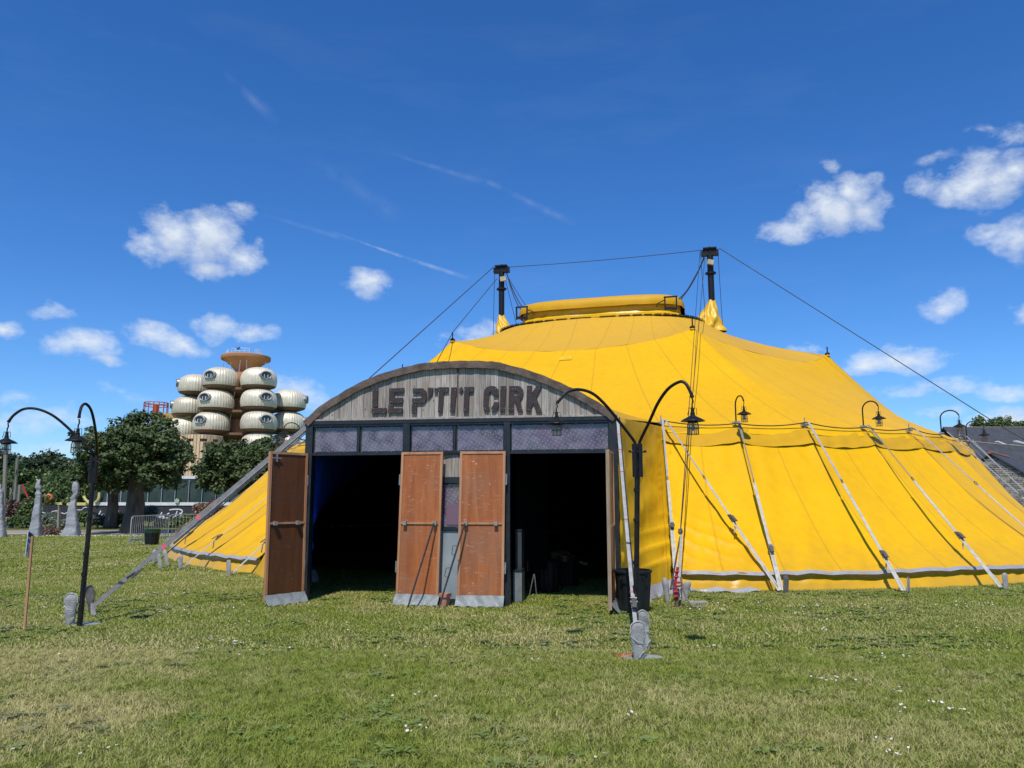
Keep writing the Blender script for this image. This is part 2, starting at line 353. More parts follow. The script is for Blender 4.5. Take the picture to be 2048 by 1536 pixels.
def plankmat(name, ca, cb, cc):
    m, nt, b = newmat(name); tcn = nd(nt, 'ShaderNodeTexCoord'); oi = nd(nt, 'ShaderNodeObjectInfo')
    off = nd(nt, 'ShaderNodeVectorMath', {'operation': 'SCALE'}, i0=(7, 5, 3)); nt.links.new(mth(nt, 'MULTIPLY', oi.outputs['Random'], 9.0), off.inputs[3])
    vec = nd(nt, 'ShaderNodeVectorMath', {'operation': 'ADD'}, i0=tcn.outputs['Object'], i1=off)
    mp = nd(nt, 'ShaderNodeMapping', Vector=vec, Scale=(1, 1, .11))
    g1 = nd(nt, 'ShaderNodeTexNoise', Vector=mp, Scale=16.0, Detail=8.0, Roughness=.65, Distortion=1.2)
    g2 = nd(nt, 'ShaderNodeTexWave', {'wave_type': 'BANDS', 'bands_direction': 'X'}, Vector=mp, Scale=9.0, Distortion=9.0, Detail=3.0)
    b3 = nd(nt, 'ShaderNodeTexNoise', Vector=vec, Scale=2.2, Detail=6.0)
    col = mixc(nt, mrange(nt, g1.outputs[0], .34, .66), ca, cb)
    col = mixc(nt, mth(nt, 'MULTIPLY', mrange(nt, g2.outputs['Fac'], .55, .95), .35), col, tuple(x * .45 for x in ca))
    col = mixc(nt, mth(nt, 'MULTIPLY', mrange(nt, b3.outputs[0], .5, .72), .55), col, cc)
    col = nd(nt, 'ShaderNodeHueSaturation', Color=col, Value=mrange(nt, oi.outputs['Random'], 0, 1, .74, 1.16)).outputs[0]
    nt.links.new(col, b.inputs['Base Color']); b.inputs['Roughness'].default_value = .85
    bp = nd(nt, 'ShaderNodeBump', Strength=.6, Distance=.012, Height=g1); nt.links.new(bp.outputs[0], b.inputs['Normal'])
    return m
m_plank = plankmat('weathered_planks', (.26, .228, .195), (.49, .44, .385), (.30, .21, .14))
m_timber = plankmat('pale_timber', (.66, .47, .27), (.76, .57, .36), (.6, .4, .22))
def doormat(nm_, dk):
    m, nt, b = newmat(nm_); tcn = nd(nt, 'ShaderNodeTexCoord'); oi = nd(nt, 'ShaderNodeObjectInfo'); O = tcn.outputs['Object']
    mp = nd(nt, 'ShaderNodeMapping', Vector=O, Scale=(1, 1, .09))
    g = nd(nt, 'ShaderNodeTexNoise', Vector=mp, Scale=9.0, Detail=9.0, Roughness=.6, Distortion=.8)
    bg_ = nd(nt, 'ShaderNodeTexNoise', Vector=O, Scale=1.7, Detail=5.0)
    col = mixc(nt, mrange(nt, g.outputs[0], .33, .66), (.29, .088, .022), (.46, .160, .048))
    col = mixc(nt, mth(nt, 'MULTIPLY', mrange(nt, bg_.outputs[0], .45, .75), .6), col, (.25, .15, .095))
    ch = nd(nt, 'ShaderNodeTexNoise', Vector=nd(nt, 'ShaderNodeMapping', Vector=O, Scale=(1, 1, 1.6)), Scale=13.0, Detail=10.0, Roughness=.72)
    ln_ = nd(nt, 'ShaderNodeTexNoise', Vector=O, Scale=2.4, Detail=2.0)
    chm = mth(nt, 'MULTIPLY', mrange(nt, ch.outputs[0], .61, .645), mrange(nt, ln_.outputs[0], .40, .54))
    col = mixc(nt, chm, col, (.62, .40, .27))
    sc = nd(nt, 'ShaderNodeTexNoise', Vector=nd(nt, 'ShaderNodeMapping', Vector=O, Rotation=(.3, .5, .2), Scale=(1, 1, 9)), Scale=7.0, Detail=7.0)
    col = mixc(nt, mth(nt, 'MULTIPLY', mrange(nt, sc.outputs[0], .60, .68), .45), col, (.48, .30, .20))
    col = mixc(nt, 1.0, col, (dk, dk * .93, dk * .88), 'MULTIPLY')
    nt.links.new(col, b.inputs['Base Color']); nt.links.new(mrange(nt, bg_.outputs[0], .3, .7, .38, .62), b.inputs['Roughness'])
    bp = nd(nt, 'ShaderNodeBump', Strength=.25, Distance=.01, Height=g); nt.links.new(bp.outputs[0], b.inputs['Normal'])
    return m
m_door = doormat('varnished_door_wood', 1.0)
m_door_shade = doormat('door_wood_painted_shade', .30)  # same door wood, with the left leaf's grazing shade painted into its colour
m_doorframe = simple('door_frame_wood', (.40, .17, .07), (.52, .28, .15), scale=7, detail=8, rough=.6, bump=.3, stretch=(1, 1, .15))
m_dooredge = simple('raw_door_edge', (.24, .16, .10), (.36, .27, .19), scale=9, rough=.8, bump=.4, stretch=(1, 1, .15))
def filmmat(name, c1, c2):
    m, nt, b = newmat(name); tcn = nd(nt, 'ShaderNodeTexCoord')
    rt = nd(nt, 'ShaderNodeMapping', Vector=tcn.outputs['UV'], Rotation=(0, 0, R(32)), Scale=(1 / .060, 1 / .060, 1))
    fr = nd(nt, 'ShaderNodeVectorMath', {'operation': 'FRACTION'}, i0=rt)
    l = nd(nt, 'ShaderNodeVectorMath', {'operation': 'LENGTH'}, i0=nd(nt, 'ShaderNodeVectorMath', {'operation': 'SUBTRACT'}, i0=fr, i1=(.5, .5, 0)))
    # flatten z
    dots = mrange(nt, l.outputs[1], .23, .15)
    no = nd(nt, 'ShaderNodeTexNoise', Vector=tcn.outputs['UV'], Scale=2.4, Detail=5.0)
    fine = nd(nt, 'ShaderNodeTexNoise', Vector=tcn.outputs['UV'], Scale=14.0, Detail=6.0)
    col = mixc(nt, mrange(nt, no.outputs[0], .5, .6), c1, c2)
    col = mixc(nt, mth(nt, 'MULTIPLY', mrange(nt, fine.outputs[0], .45, .75), .25), col, (.29, .26, .30))
    col = mixc(nt, mth(nt, 'MULTIPLY', dots, .5), col, (.50, .42, .50))
    nt.links.new(col, b.inputs['Base Color']); b.inputs['Roughness'].default_value = .6
    return m
m_film = filmmat('dotted_film', (.175, .100, .150), (.105, .05, .075))
m_film2 = filmmat('dotted_film_plum', (.15, .065, .12), (.09, .04, .06))
def glassmat(name, tint=(.9, .93, .95), diff=.06, refl=1.0):
    m = bpy.data.materials.new(name); m.use_nodes = True; nt = m.node_tree; nt.nodes.clear()
    out = nd(nt, 'ShaderNodeOutputMaterial')
    tr_ = nd(nt, 'ShaderNodeBsdfTransparent', Color=tint); gl = nd(nt, 'ShaderNodeBsdfGlossy', Color=(1, 1, 1), Roughness=.04)
    df = nd(nt, 'ShaderNodeBsdfDiffuse', Color=(.55, .56, .55)); tcn = nd(nt, 'ShaderNodeTexCoord')
    dn = nd(nt, 'ShaderNodeTexNoise', Vector=tcn.outputs['Object'], Scale=6.0, Detail=7.0)
    a_ = nd(nt, 'ShaderNodeMixShader', i0=mth(nt, 'MULTIPLY', mrange(nt, dn.outputs[0], .4, .75), diff * 2.5), i1=tr_, i2=df)
    fr = nd(nt, 'ShaderNodeFresnel', IOR=1.5)
    ge = nd(nt, 'ShaderNodeNewGeometry'); fo = mth(nt, 'MULTIPLY', fr.outputs[0], mth(nt, 'SUBTRACT', 1.0, ge.outputs['Backfacing']))
    mx = nd(nt, 'ShaderNodeMixShader', i0=mth(nt, 'MULTIPLY', fo, refl, clamp=True), i1=a_, i2=gl); nt.links.new(mx.outputs[0], out.inputs[0])
    return m
m_glass = glassmat('window_glass')
m_lglass = glassmat('lantern_glass', tint=(.86, .88, .84), diff=.16)
m_shopglass = simple('dark_green_glazing', (.014, .028, .025), (.03, .055, .05), scale=.5, rough=.12)
m_pod = simple('pod_metal', (.74, .67, .50), (.60, .54, .40), scale=1.4, rough=.42, metal=.2, bump=.05, rnd=.14)
m_podunder = simple('pod_underside', (.21, .12, .06), (.15, .09, .045), rough=.8)
m_towerc = simple('ochre_concrete', (.52, .25, .10), (.40, .19, .08), scale=.8, rough=.8, bump=.2)
m_podglass = simple('pod_window_glass', (.04, .055, .06), (.09, .11, .115), scale=.6, rough=.08)
m_podring = simple('pod_window_ring', (.36, .36, .34), rough=.4, metal=.3)
m_bridge = simple('ochre_bridge', (.50, .32, .09), (.42, .26, .08), rough=.7)
m_redsteel = simple('red_orange_steel', (.50, .09, .03), rough=.5)
def leafmat(name, c1, c2, tr=.35, rough=.45, scale=.9):
    m = bpy.data.materials.new(name); m.use_nodes = True; nt = m.node_tree; nt.nodes.clear()
    out = nd(nt, 'ShaderNodeOutputMaterial'); b = nd(nt, 'ShaderNodeBsdfPrincipled')
    ge = nd(nt, 'ShaderNodeNewGeometry'); no = nd(nt, 'ShaderNodeTexNoise', Vector=ge.outputs['Position'], Scale=scale, Detail=3.0)
    f = mth(nt, 'ADD', mth(nt, 'MULTIPLY', ge.outputs['Random Per Island'], .6), mth(nt, 'MULTIPLY', mrange(nt, no.outputs[0], .35, .65), .4))
    col = mixc(nt, f, c1, c2); nt.links.new(col, b.inputs['Base Color']); b.inputs['Roughness'].default_value = rough
    tl = nd(nt, 'ShaderNodeBsdfTranslucent', Color=col)
    mx = nd(nt, 'ShaderNodeMixShader', i0=tr, i1=b, i2=tl); nt.links.new(mx.outputs[0], out.inputs[0])
    return m
m_leaf = leafmat('plane_leaf', (.022, .048, .010), (.105, .150, .040), tr=.2, rough=.6)
m_leaf_dk = leafmat('dark_wood_leaf', (.018, .036, .012), (.045, .072, .020), tr=.15)
m_leaf_md = leafmat('mid_wood_leaf', (.045, .085, .014), (.090, .14, .028), tr=.2)
m_leaf_lt = leafmat('light_leaf', (.07, .12, .03), (.13, .18, .055), tr=.3)
m_leaf_grey = leafmat('grey_green_leaf', (.10, .13, .09), (.19, .22, .16), tr=.3)
m_leaf_red = leafmat('reddish_leaf', (.16, .07, .05), (.22, .16, .11), tr=.2)

# ---------------------------------------------------------------- ground
def grass_nodes(nt, dark=1.0):
    ge = nd(nt, 'ShaderNodeNewGeometry'); Pn = ge.outputs['Position']
    a = nd(nt, 'ShaderNodeTexNoise', Vector=Pn, Scale=.42, Detail=6.0, Roughness=.62)
    b_ = nd(nt, 'ShaderNodeTexNoise', Vector=nd(nt, 'ShaderNodeMapping', Vector=Pn, Location=(9, 4, 0)), Scale=1.7, Detail=6.0, Roughness=.65)
    f = mth(nt, 'ADD', mth(nt, 'MULTIPLY', mth(nt, 'SUBTRACT', a.outputs[0], .5), 1.5), mth(nt, 'MULTIPLY', mth(nt, 'SUBTRACT', b_.outputs[0], .5), 1.6))
    flat = nd(nt, 'ShaderNodeVectorMath', {'operation': 'MULTIPLY'}, i0=Pn, i1=(1, 1, 0))
    for (px, py, r, w) in ((30, 1330, 1.9, .6), (60, 1440, 1.1, .55), (160, 1430, .8, .4), (20, 1250, 1.2, .35), (1050, 1262, 1.5, .34), (820, 1215, 1.2, .2), (1500, 1420, 1.3, .26), (1750, 1520, 1.0, .3), (1240, 1290, 1.3, .22), (700, 1500, .8, -.2), (520, 1430, 1.1, -.22), (1700, 1330, 1.2, -.2), (1130, 1440, 1.2, .12)):
        g = G(px, py); l = nd(nt, 'ShaderNodeVectorMath', {'operation': 'DISTANCE'}, i0=flat, i1=(g.x, g.y, 0))
        f = mth(nt, 'ADD', f, mth(nt, 'MULTIPLY', mrange(nt, l.outputs['Value'], r, r * .2), w))
    dry = mrange(nt, f, -.22, .95)
    return ge, Pn, b_, dry
def ground_mat():
    m, nt, b = newmat('lawn_ground'); ge, Pn, b_, dry = grass_nodes(nt)
    fine = nd(nt, 'ShaderNodeTexNoise', Vector=Pn, Scale=38.0, Detail=6.0, Roughness=.7)
    mid = nd(nt, 'ShaderNodeTexNoise', Vector=Pn, Scale=6.0, Detail=6.0, Roughness=.7)
    col = mixc(nt, dry, (.105, .130, .024), (.27, .23, .085))
    col = mixc(nt, mrange(nt, mid.outputs[0], .4, .7), col, (.085, .112, .020))
    col = mixc(nt, mth(nt, 'MULTIPLY', mrange(nt, fine.outputs[0], .42, .68), .55), col, (.20, .21, .06))
    nt.links.new(col, b.inputs['Base Color']); b.inputs['Roughness'].default_value = .9; b.inputs['Specular IOR Level'].default_value = .2
    bp = nd(nt, 'ShaderNodeBump', Strength=.9, Distance=.05, Height=fine); nt.links.new(bp.outputs[0], b.inputs['Normal'])
    return m
m_ground = ground_mat()
def blade_mat(name, g1, g2, d1, d2, tr=.25):
    m = bpy.data.materials.new(name); m.use_nodes = True; nt = m.node_tree; nt.nodes.clear()
    out = nd(nt, 'ShaderNodeOutputMaterial'); b = nd(nt, 'ShaderNodeBsdfPrincipled'); ge, Pn, b_, dry = grass_nodes(nt)
    oi = nd(nt, 'ShaderNodeObjectInfo'); rnd_ = mth(nt, 'ADD', mth(nt, 'MULTIPLY', oi.outputs['Random'], .45), mth(nt, 'MULTIPLY', ge.outputs['Random Per Island'], .55))
    gc = mixc(nt, rnd_, g1, g2); dc = mixc(nt, rnd_, d1, d2)
    isl = mrange(nt, mth(nt, 'ADD', dry, mth(nt, 'MULTIPLY', mth(nt, 'SUBTRACT', ge.outputs['Random Per Island'], .5), 1.15)), .42, .80)
    col = mixc(nt, isl, gc, dc)
    nt.links.new(col, b.inputs['Base Color']); b.inputs['Roughness'].default_value = .55; b.inputs['Specular IOR Level'].default_value = .3
    tl = nd(nt, 'ShaderNodeBsdfTranslucent', Color=col); mx = nd(nt, 'ShaderNodeMixShader', i0=tr, i1=b, i2=tl); nt.links.new(mx.outputs[0], out.inputs[0])
    return m
m_blade = blade_mat('grass_blades', (.165, .222, .024), (.32, .375, .060), (.42, .375, .13), (.61, .54, .25))
m_broad = blade_mat('broad_leaves', (.12, .19, .035), (.23, .31, .08), (.17, .19, .08), (.25, .26, .13))

# gentle, very slight swell far from the camera keeps the lawn from looking ruled
gv = []; gf = []
xs = np.concatenate([np.linspace(-900, -60, 8), np.linspace(-50, 50, 41), np.linspace(60, 900, 8)])
ys = np.concatenate([np.linspace(-60, -2, 4), np.linspace(0, 60, 31), np.linspace(75, 1500, 10)])
for y in ys:
    for x in xs: gv.append((x, y, 0))
nx = len(xs)
for j in range(len(ys) - 1):
    for i in range(nx - 1): gf.append((j * nx + i, j * nx + i + 1, (j + 1) * nx + i + 1, (j + 1) * nx + i))
tagp(linkmesh('ground', new_mesh('ground', gv, gf), m_ground), kind='structure')
# path beyond the stones, and its pale kerb line
def strip(name, pts, mat, z):
    b = MB(); n = len(pts)
    V = [Vector((p.x, p.y, z)) for p, q in pts] + [Vector((q.x, q.y, z)) for p, q in pts]
    b.add(V, [(i, i + 1, n + i + 1, n + i) for i in range(n - 1)]); return tagp(b.build(name, mat), kind='structure')
strip('path', [(Vector((x, 37.6 + .012 * (x + 20), 0)), Vector((x, 41.8 + .012 * (x + 20), 0))) for x in range(-60, 12, 6)], m_gravel, .006)
m_kerb = simple('pale_kerb_edge', (.50, .48, .45), (.38, .37, .35), scale=6, rough=.9)
strip('path_edge', [(Vector((x, 36.9 + .012 * (x + 20), 0)), Vector((x, 37.5 + .012 * (x + 20), 0))) for x in range(-60, 12, 6)], m_kerb, .012)

# ---------------------------------------------------------------- the tent
TC = Vector((3.7, 29.1, 0)); RE, RB = 11.6, 15.02
STEP = 360 / 42.0
def pol(th, r, z=0.0):   # th in degrees, from the side towards the camera, turning to its right
    a = R(th); return Vector((TC.x + r * math.sin(a), TC.y - r * math.cos(a), z))
def th_k(k): return -1.5 + STEP * k
def eave_z(th):
    f = ((th + 1.5) / STEP) % 1.0; return 3.30 - .045 * math.sin(math.pi * f) ** 1.0
tent = thing('big_top_tent', (TC.x, TC.y, 0), 'large yellow circus tent with sloping canvas walls behind the wooden entrance', 'circus tent')
U = Vector((.963, -.268, 0)); Vv = Vector((-.268, -.963, 0)); MC = Vector((3.45, 29.0, 0))
P2 = A(1385, 657, 23.5); P1 = A(905, 682, 25.4); P3 = A(1655, 710, 27.2)
def refl(p): q = 2 * MC - p; q.z = p.z; return q
def thof(p): return math.degrees(math.atan2(p.x - TC.x, -(p.y - TC.y)))
PL = [P1, P2, P3] + [refl(P1), refl(P2), refl(P3)]
PL.sort(key=thof); ths = [thof(p) for p in PL]
def ringpt(p, a, b, z):
    r = p - MC; ph = math.atan2(r.dot(Vv), r.dot(U)); c, s = math.cos(ph), math.sin(ph)
    e = .75; q = MC + U * a * math.copysign(abs(c) ** e, c) + Vv * b * math.copysign(abs(s) ** e, s); q.z = z; return q
NS = 48
def sector(i, s):
    p, q = PL[i], PL[(i + 1) % 6]; t0, t1 = ths[i], ths[(i + 1) % 6]
    if t1 < t0: t1 += 360
    th = t0 + (t1 - t0) * s
    d = min(s, 1 - s) * 2
    quarter = p.lerp(q, s); out = (quarter - Vector((MC.x, MC.y, quarter.z))); out.z = 0; out.normalize()
    quarter = quarter + out * .55 * math.sin(math.pi * s) ** 1.2
    quarter.z -= .62 * (1 - (1 - d) ** 2.1)
    return th, quarter, ringpt(quarter, 3.85, 2.35, 8.02)
def wr(p, f, seed=0.0): return mnoise.noise(Vector((p.x * f + seed, p.y * f + seed, p.z * f)))
# walls: one panel between each two side poles, with the entrance gap left open
KL, KR = -4, 0
def base_th(th): return th - 2.5 + (0.9 if abs(th + 1.5) < 1 else 0)
def rbase(th):   # the wall stands steeper round the right flank
    q = (th + 180) % 360 - 180; s = min(1.0, max(0.0, (q - 30) / 32.0)) * min(1.0, max(0.0, (175 - q) / 40.0)); return RB - 1.15 * s * s * (3 - 2 * s)
def wall_pt(th, t, lift=0.0, r0=RE, r1=None):
    r1 = rbase(th)
    a = pol(th, r0, eave_z(th) - .015); b = pol(base_th(th), r1, .31); p = a.lerp(b, t)
    g = 4 * t * (1 - t); out = pol(th, 1.0) - TC; out.z = 0; nrm = (out * .68 + Vector((0, 0, .73))).normalized()
    w = -.17 * g
    f = ((th + 1.5) / STEP) % 1.0
    w += -.05 * math.sin(math.pi * f) * math.sin(math.pi * min(1, t * 1.0)) ** .7
    # slack folds: shallow, running obliquely down each panel
    ang = th * 1.15
    w += .018 * math.sin(ang * 2.1 + t * 9 + 2 * math.sin(th * .21)) * t
    w += .042 * (wr(p, .55, 3)) * (.3 + t) + .012 * wr(p, 1.9, 8) * t + .008 * math.sin(th * 4.2 + t * 22 + 3 * wr(p, .7)) * t * t
    if t < .5: w += .020 * (1 - t * 2) * t * 8 * (math.cos(math.pi * f * 8) * math.exp(-min(f, 1 - f) * 5))   # creases fanning out below each pole
    d = th - th_k(0)
    if 0 <= d < 9.5:   # strong tension folds beside the entrance, sweeping down to the right
        m = math.exp(-((t - .80) / .17) ** 2) * max(0, 1 - d / 9.0) ** .8
        ph = (t * 8.2 - .50 * (d ** .75)) * 2 * math.pi * .62
        w += m * .105 * (1 - abs(math.sin(ph))) ** 1.45
    return p + nrm * (w + lift)
upV = []; upUV = []; loV = []; loUV = []; NU = 14; NL = 26; ncol = 0
for i in range(6):
    for k in range(NS):
        th, qp, rp = sector(i, k / NS)
        for j in range(NU + 1):
            t = j / NU; p = rp.lerp(qp, t); p.z -= .30 * 4 * t * (1 - t) * .5; p.z += .02 * wr(p, 1.3); upV.append(p); upUV.append((th / STEP + .175, t))
        e = pol(th, RE, eave_z(th))
        for j in range(NL + 1):
            t = j / NL; p = qp.lerp(e, t); p.z -= .42 * 4 * t * (1 - t) * .6
            p.z += .018 * wr(p, 1.1, 5) * (1 - t * .5)
            if k == 0 or k == 0: pass
            loV.append(p); loUV.append((th / STEP + .175, t))
        loV.append(wall_pt(th, .05, .016)); loUV.append((th / STEP + .175, 1.02))
        ncol += 1
def stitch(n, rows): return [(((c + 1) % n) * (rows + 1) + j, ((c + 1) % n) * (rows + 1) + j + 1, c * (rows + 1) + j + 1, c * (rows + 1) + j) for c in range(n) for j in range(rows)]
def fixout(V, F):   # wind faces so that they look away from the tent's inside
    out = []
    for f in F:
        a, b, c = V[f[0]], V[f[1]], V[f[2]]; n = (b - a).cross(c - a); m = (a + c) / 2 - Vector((TC.x, TC.y, 0.5))
        out.append(f if n.dot(m) > 0 else tuple(reversed(f)))
    return out
linkmesh('upper_roof', new_mesh('upper_roof', upV, fixout(upV, stitch(ncol, NU)), upUV), m_canvas_up, tent, smooth=True)
linkmesh('lower_roof', new_mesh('lower_roof', loV, fixout(loV, stitch(ncol, NL + 1)), loUV), m_canvas, tent, smooth=True)
for k in range(KR, 42 + KL):
    nu, nv = (40, 120) if k <= 1 else ((10, 24) if (k < 9 or k > 27) else (10, 16))
    V = []; UV = []
    for j in range(nv + 1):
        for i in range(nu + 1):
            V.append(wall_pt(th_k(k) + STEP * i / nu, j / nv)); UV.append((i / nu * 2, j / nv))
    F = [(j * (nu + 1) + i, j * (nu + 1) + i + 1, (j + 1) * (nu + 1) + i + 1, (j + 1) * (nu + 1) + i) for j in range(nv) for i in range(nu)]
    linkmesh('wall_panel', new_mesh('wall_panel', V, fixout(V, F), UV), m_canvas, tent, smooth=True)
def ringsheet(name, fn, t0, t1, mat, nper=10, nv=4, smooth=True, uv=False):
    V = []; nu = int((t1 - t0) / STEP * nper)
    for j in range(nv + 1):
        for i in range(nu + 1): V.append(fn(t0 + (t1 - t0) * i / nu, j / nv))
    F = [(j * (nu + 1) + i, j * (nu + 1) + i + 1, (j + 1) * (nu + 1) + i + 1, (j + 1) * (nu + 1) + i) for j in range(nv) for i in range(nu)]
    return linkmesh(name, new_mesh(name, V, fixout(V, F), [(0.0, 0.0)] * len(V)), mat, tent, smooth=smooth)
T0, T1 = th_k(0), th_k(42 + KL)
def valance(th, v):
    f = ((th + 1.5) / STEP) % 1.0
    drop = .128 + .006 * math.sin(math.pi * f) + .006 * wr(pol(th, 9), .9)
    lift = .025 + .012 * v * (.5 + .5 * math.sin(th * 1.9 + 2 * math.sin(th * .37))) + .028 * v * wr(pol(th, 12, v * 3), 2.2) + .014 * math.sin(v * 9 + th * .8) + .02 * (1 - v) * v * math.sin(th * 3.1 + v * 4)
    p = wall_pt(th, v * drop, lift * (0.25 + v))
    return p
ringsheet('valance', valance, T0 - 1.2, T1, m_canvas, nper=26, nv=8)
def band(th, v):
    p = wall_pt(th, .985 + v * .03, .022); p.z -= .035 * v; return p
def hem(th, v):
    a = R(base_th(th)); lo = .012 + .003 * math.sin(th * 2.3)
    p = wall_pt(th, 1.0, lo); q = Vector(p); q.z = p.z + .03 - .060 * v; q += Vector((math.sin(a), -math.cos(a), 0)) * (-.035 + .045 * v); return q
ringsheet('hem_band', hem, T0, T1, m_greyband, nper=10, nv=3)
def skirt(th, v):
    p = wall_pt(th, .985, .0); a = R(base_th(th)); o = Vector((math.sin(a), -math.cos(a), 0))
    z = (p.z + .0) * (1 - v); w = -.05 * math.sin(math.pi * min(1, v * 1.6)) * (1 - v) + .13 * v * v + .09 * v * wr(pol(th, 15, v), 1.1) + .012 * math.sin(th * 5.6 + v * 5 + 2 * math.sin(th * .31)) * v
    if v > .99: z = -.04
    q = Vector((p.x, p.y, z)) + o * (w * min(1, v * 5)); return q
ringsheet('skirt', skirt, T0, T1, m_canvas_low, nper=24, nv=10)
# ground flap of grey sheeting in front of the skirt beside the entrance
fb = MB()
def flap(u, v):
    th = th_k(0) - 1.0 + u * 7.5; p = skirt(th, 1.0); a = R(base_th(th)); o = Vector((math.sin(a), -math.cos(a), 0))
    q = p + o * (.12 + .34 * v * (.6 + .4 * math.sin(u * 9 + 1)) * (1 - .55 * u)); q.z = .05 * (1 - v) + .012 + .025 * math.sin(u * 23 + v * 5); return q
fb.grid(flap, 40, 5); fb.build('ground_flap', m_greyband, tent, smooth=True)
# joint lacing ring + lantern top
def rp(ph, a, b, z, e=.55):
    c, s = math.cos(ph), math.sin(ph); q = MC + U * a * math.copysign(abs(c) ** e, c) + Vv * b * math.copysign(abs(s) ** e, s); q.z = z; return q
def cup_part(name, prof, mat, wrinkle=0.0, e=.55, closed_top=False, n=120):
    V = []; F = []
    for (a, b, z, w) in prof:
        for i in range(n):
            ph = 2 * math.pi * i / n; q = rp(ph, a, b, z, e); d = (q - Vector((MC.x, MC.y, q.z))).normalized()
            q = q + d * w * (math.sin(ph * 17 + 3 * math.sin(ph * 3)) * .5 + wr(q, 3.0, 2)) + Vector((0, 0, w * .6 * wr(q, 1.9, 7))); V.append(q)
    m = len(prof)
    for j in range(m - 1):
        for i in range(n): F.append((j * n + i, j * n + (i + 1) % n, (j + 1) * n + (i + 1) % n, (j + 1) * n + i))
    if closed_top: F.append(tuple((m - 1) * n + i for i in range(n)))
    V2 = V; F2 = []
    for f in F:
        a_, b_, c_ = V2[f[0]], V2[f[1]], V2[f[2]]; nn = (b_ - a_).cross(c_ - a_); mm = a_ - Vector((MC.x, MC.y, 7.0)); F2.append(f if nn.dot(mm) > 0 else tuple(reversed(f)))
    return linkmesh(name, new_mesh(name, V2, F2, [(0.0, 0.0)] * len(V2)), mat, tent, smooth=True)
cup_part('lantern_collar', [(3.86, 2.36, 8.025, 0), (3.6, 2.1, 8.11, .01), (3.3, 1.75, 8.22, .01), (3.10, 1.50, 8.34, .01)], m_canvas, e=.66)
cup_part('lantern_drum', [(3.12, 1.50, 8.30, .0), (3.02, 1.44, 8.40, .03), (2.99, 1.42, 8.50, .05), (2.98, 1.42, 8.60, .05), (2.99, 1.42, 8.68, .03), (3.0, 1.42, 8.80, .0)], m_canvas_low, e=.58)
cup_part('lantern_cap', [(3.15, 1.58, 8.62, .035), (3.16, 1.58, 8.70, .020), (3.15, 1.57, 8.84, .008), (3.06, 1.47, 8.98, .006), (2.97, 1.36, 9.02, .006), (2.5, .8, 9.06, .01), (2.0, .3, 9.08, 0)], m_canvas, closed_top=True, e=.58)
lac = MB()
for i in range(60):
    a0_ = 2 * math.pi * i / 60; pts = []
    for s in range(4):
        p = rp(a0_ + (2 * math.pi / 60) * .8 * s / 3, 3.88, 2.38, 8.035, .66); pts.append(p + Vector((0, 0, .005)))
    lac.tube(pts, .016, 5)
tagp(lac.build('lacing_gap', m_black, tent), kind=None)
for sx, sv in ((-1, 1), (1, 1), (-1, -1), (1, -1)):
    hf = MB(); c = MC + U * (sx * 2.75) + Vv * (sv * 1.62); ax = U; z0, z1 = 8.30, 8.78
    for q in (-.2, .2): hf.beam(c + ax * q + Vector((0, 0, z0)), c + ax * q * 1.02 + Vector((0, 0, z1)), .05, .05)
    hf.beam(c - ax * .24 + Vector((0, 0, z1)), c + ax * .24 + Vector((0, 0, z1)), .05, .05)
    hf.beam(c - ax * .22 + Vector((0, 0, z0 + .08)), c + ax * .22 + Vector((0, 0, z0 + .03)), .06, .10)
    hf.tube([c - ax * sx * .2 + Vector((0, 0, z1 - .1)), c - ax * sx * .45 + Vv * .05 * sv + Vector((0, 0, z1 - .22)), c - ax * sx * .5 + Vv * .05 * sv + Vector((0, 0, z1 - .35))], .02, 5)
    hf.build('hoist_frame', m_black, tent)
# small patches and quarter pole caps
for p in PL:
    b = MB(); b.lathe([(.10, -.05), (.07, .0), (.03, .04)], p, 10); b.build('pole_cap', m_canvas_low, tent, smooth=True)
    b = MB(); b.tube([p + Vector((0, 0, .02)), p + Vector((0, 0, .30))], .022, 6); b.lathe([(.10, .03), (.07, .07), (.03, .10)], p, 8); b.build('pole_spike', m_black, tent)
# canvas patch on the front slope
def on_roof(px, py, lift=.02):   # nearest place of the lower roof under a pixel
    d = ray(px, py); best = None
    for v in loV[::2]:
        w = v - Vector((0, 0, CAMZ)); t = w.dot(d) / d.dot(d); e = (w - d * t).length
        if t > 0 and (best is None or e < best[0] - 1e-3) and v.y < 29: best = (e, v)
    return best[1]
pp = on_roof(1118, 711); ki = loV.index(pp); st2 = NL + 2
q4 = [loV[ki], loV[ki + 1], loV[(ki + 2 * st2 + 1) % len(loV)], loV[(ki + 2 * st2) % len(loV)]]
pn = (q4[1] - q4[0]).cross(q4[3] - q4[0]).normalized(); pn = pn if pn.z > 0 else -pn
b2 = MB(); b2.hexa([p + pn * .012 for p in q4], [p + pn * .022 for p in q4]); b2.build('canvas_patch', simple('bright_yellow_patch', (.84, .52, .01), rough=.5), tent)

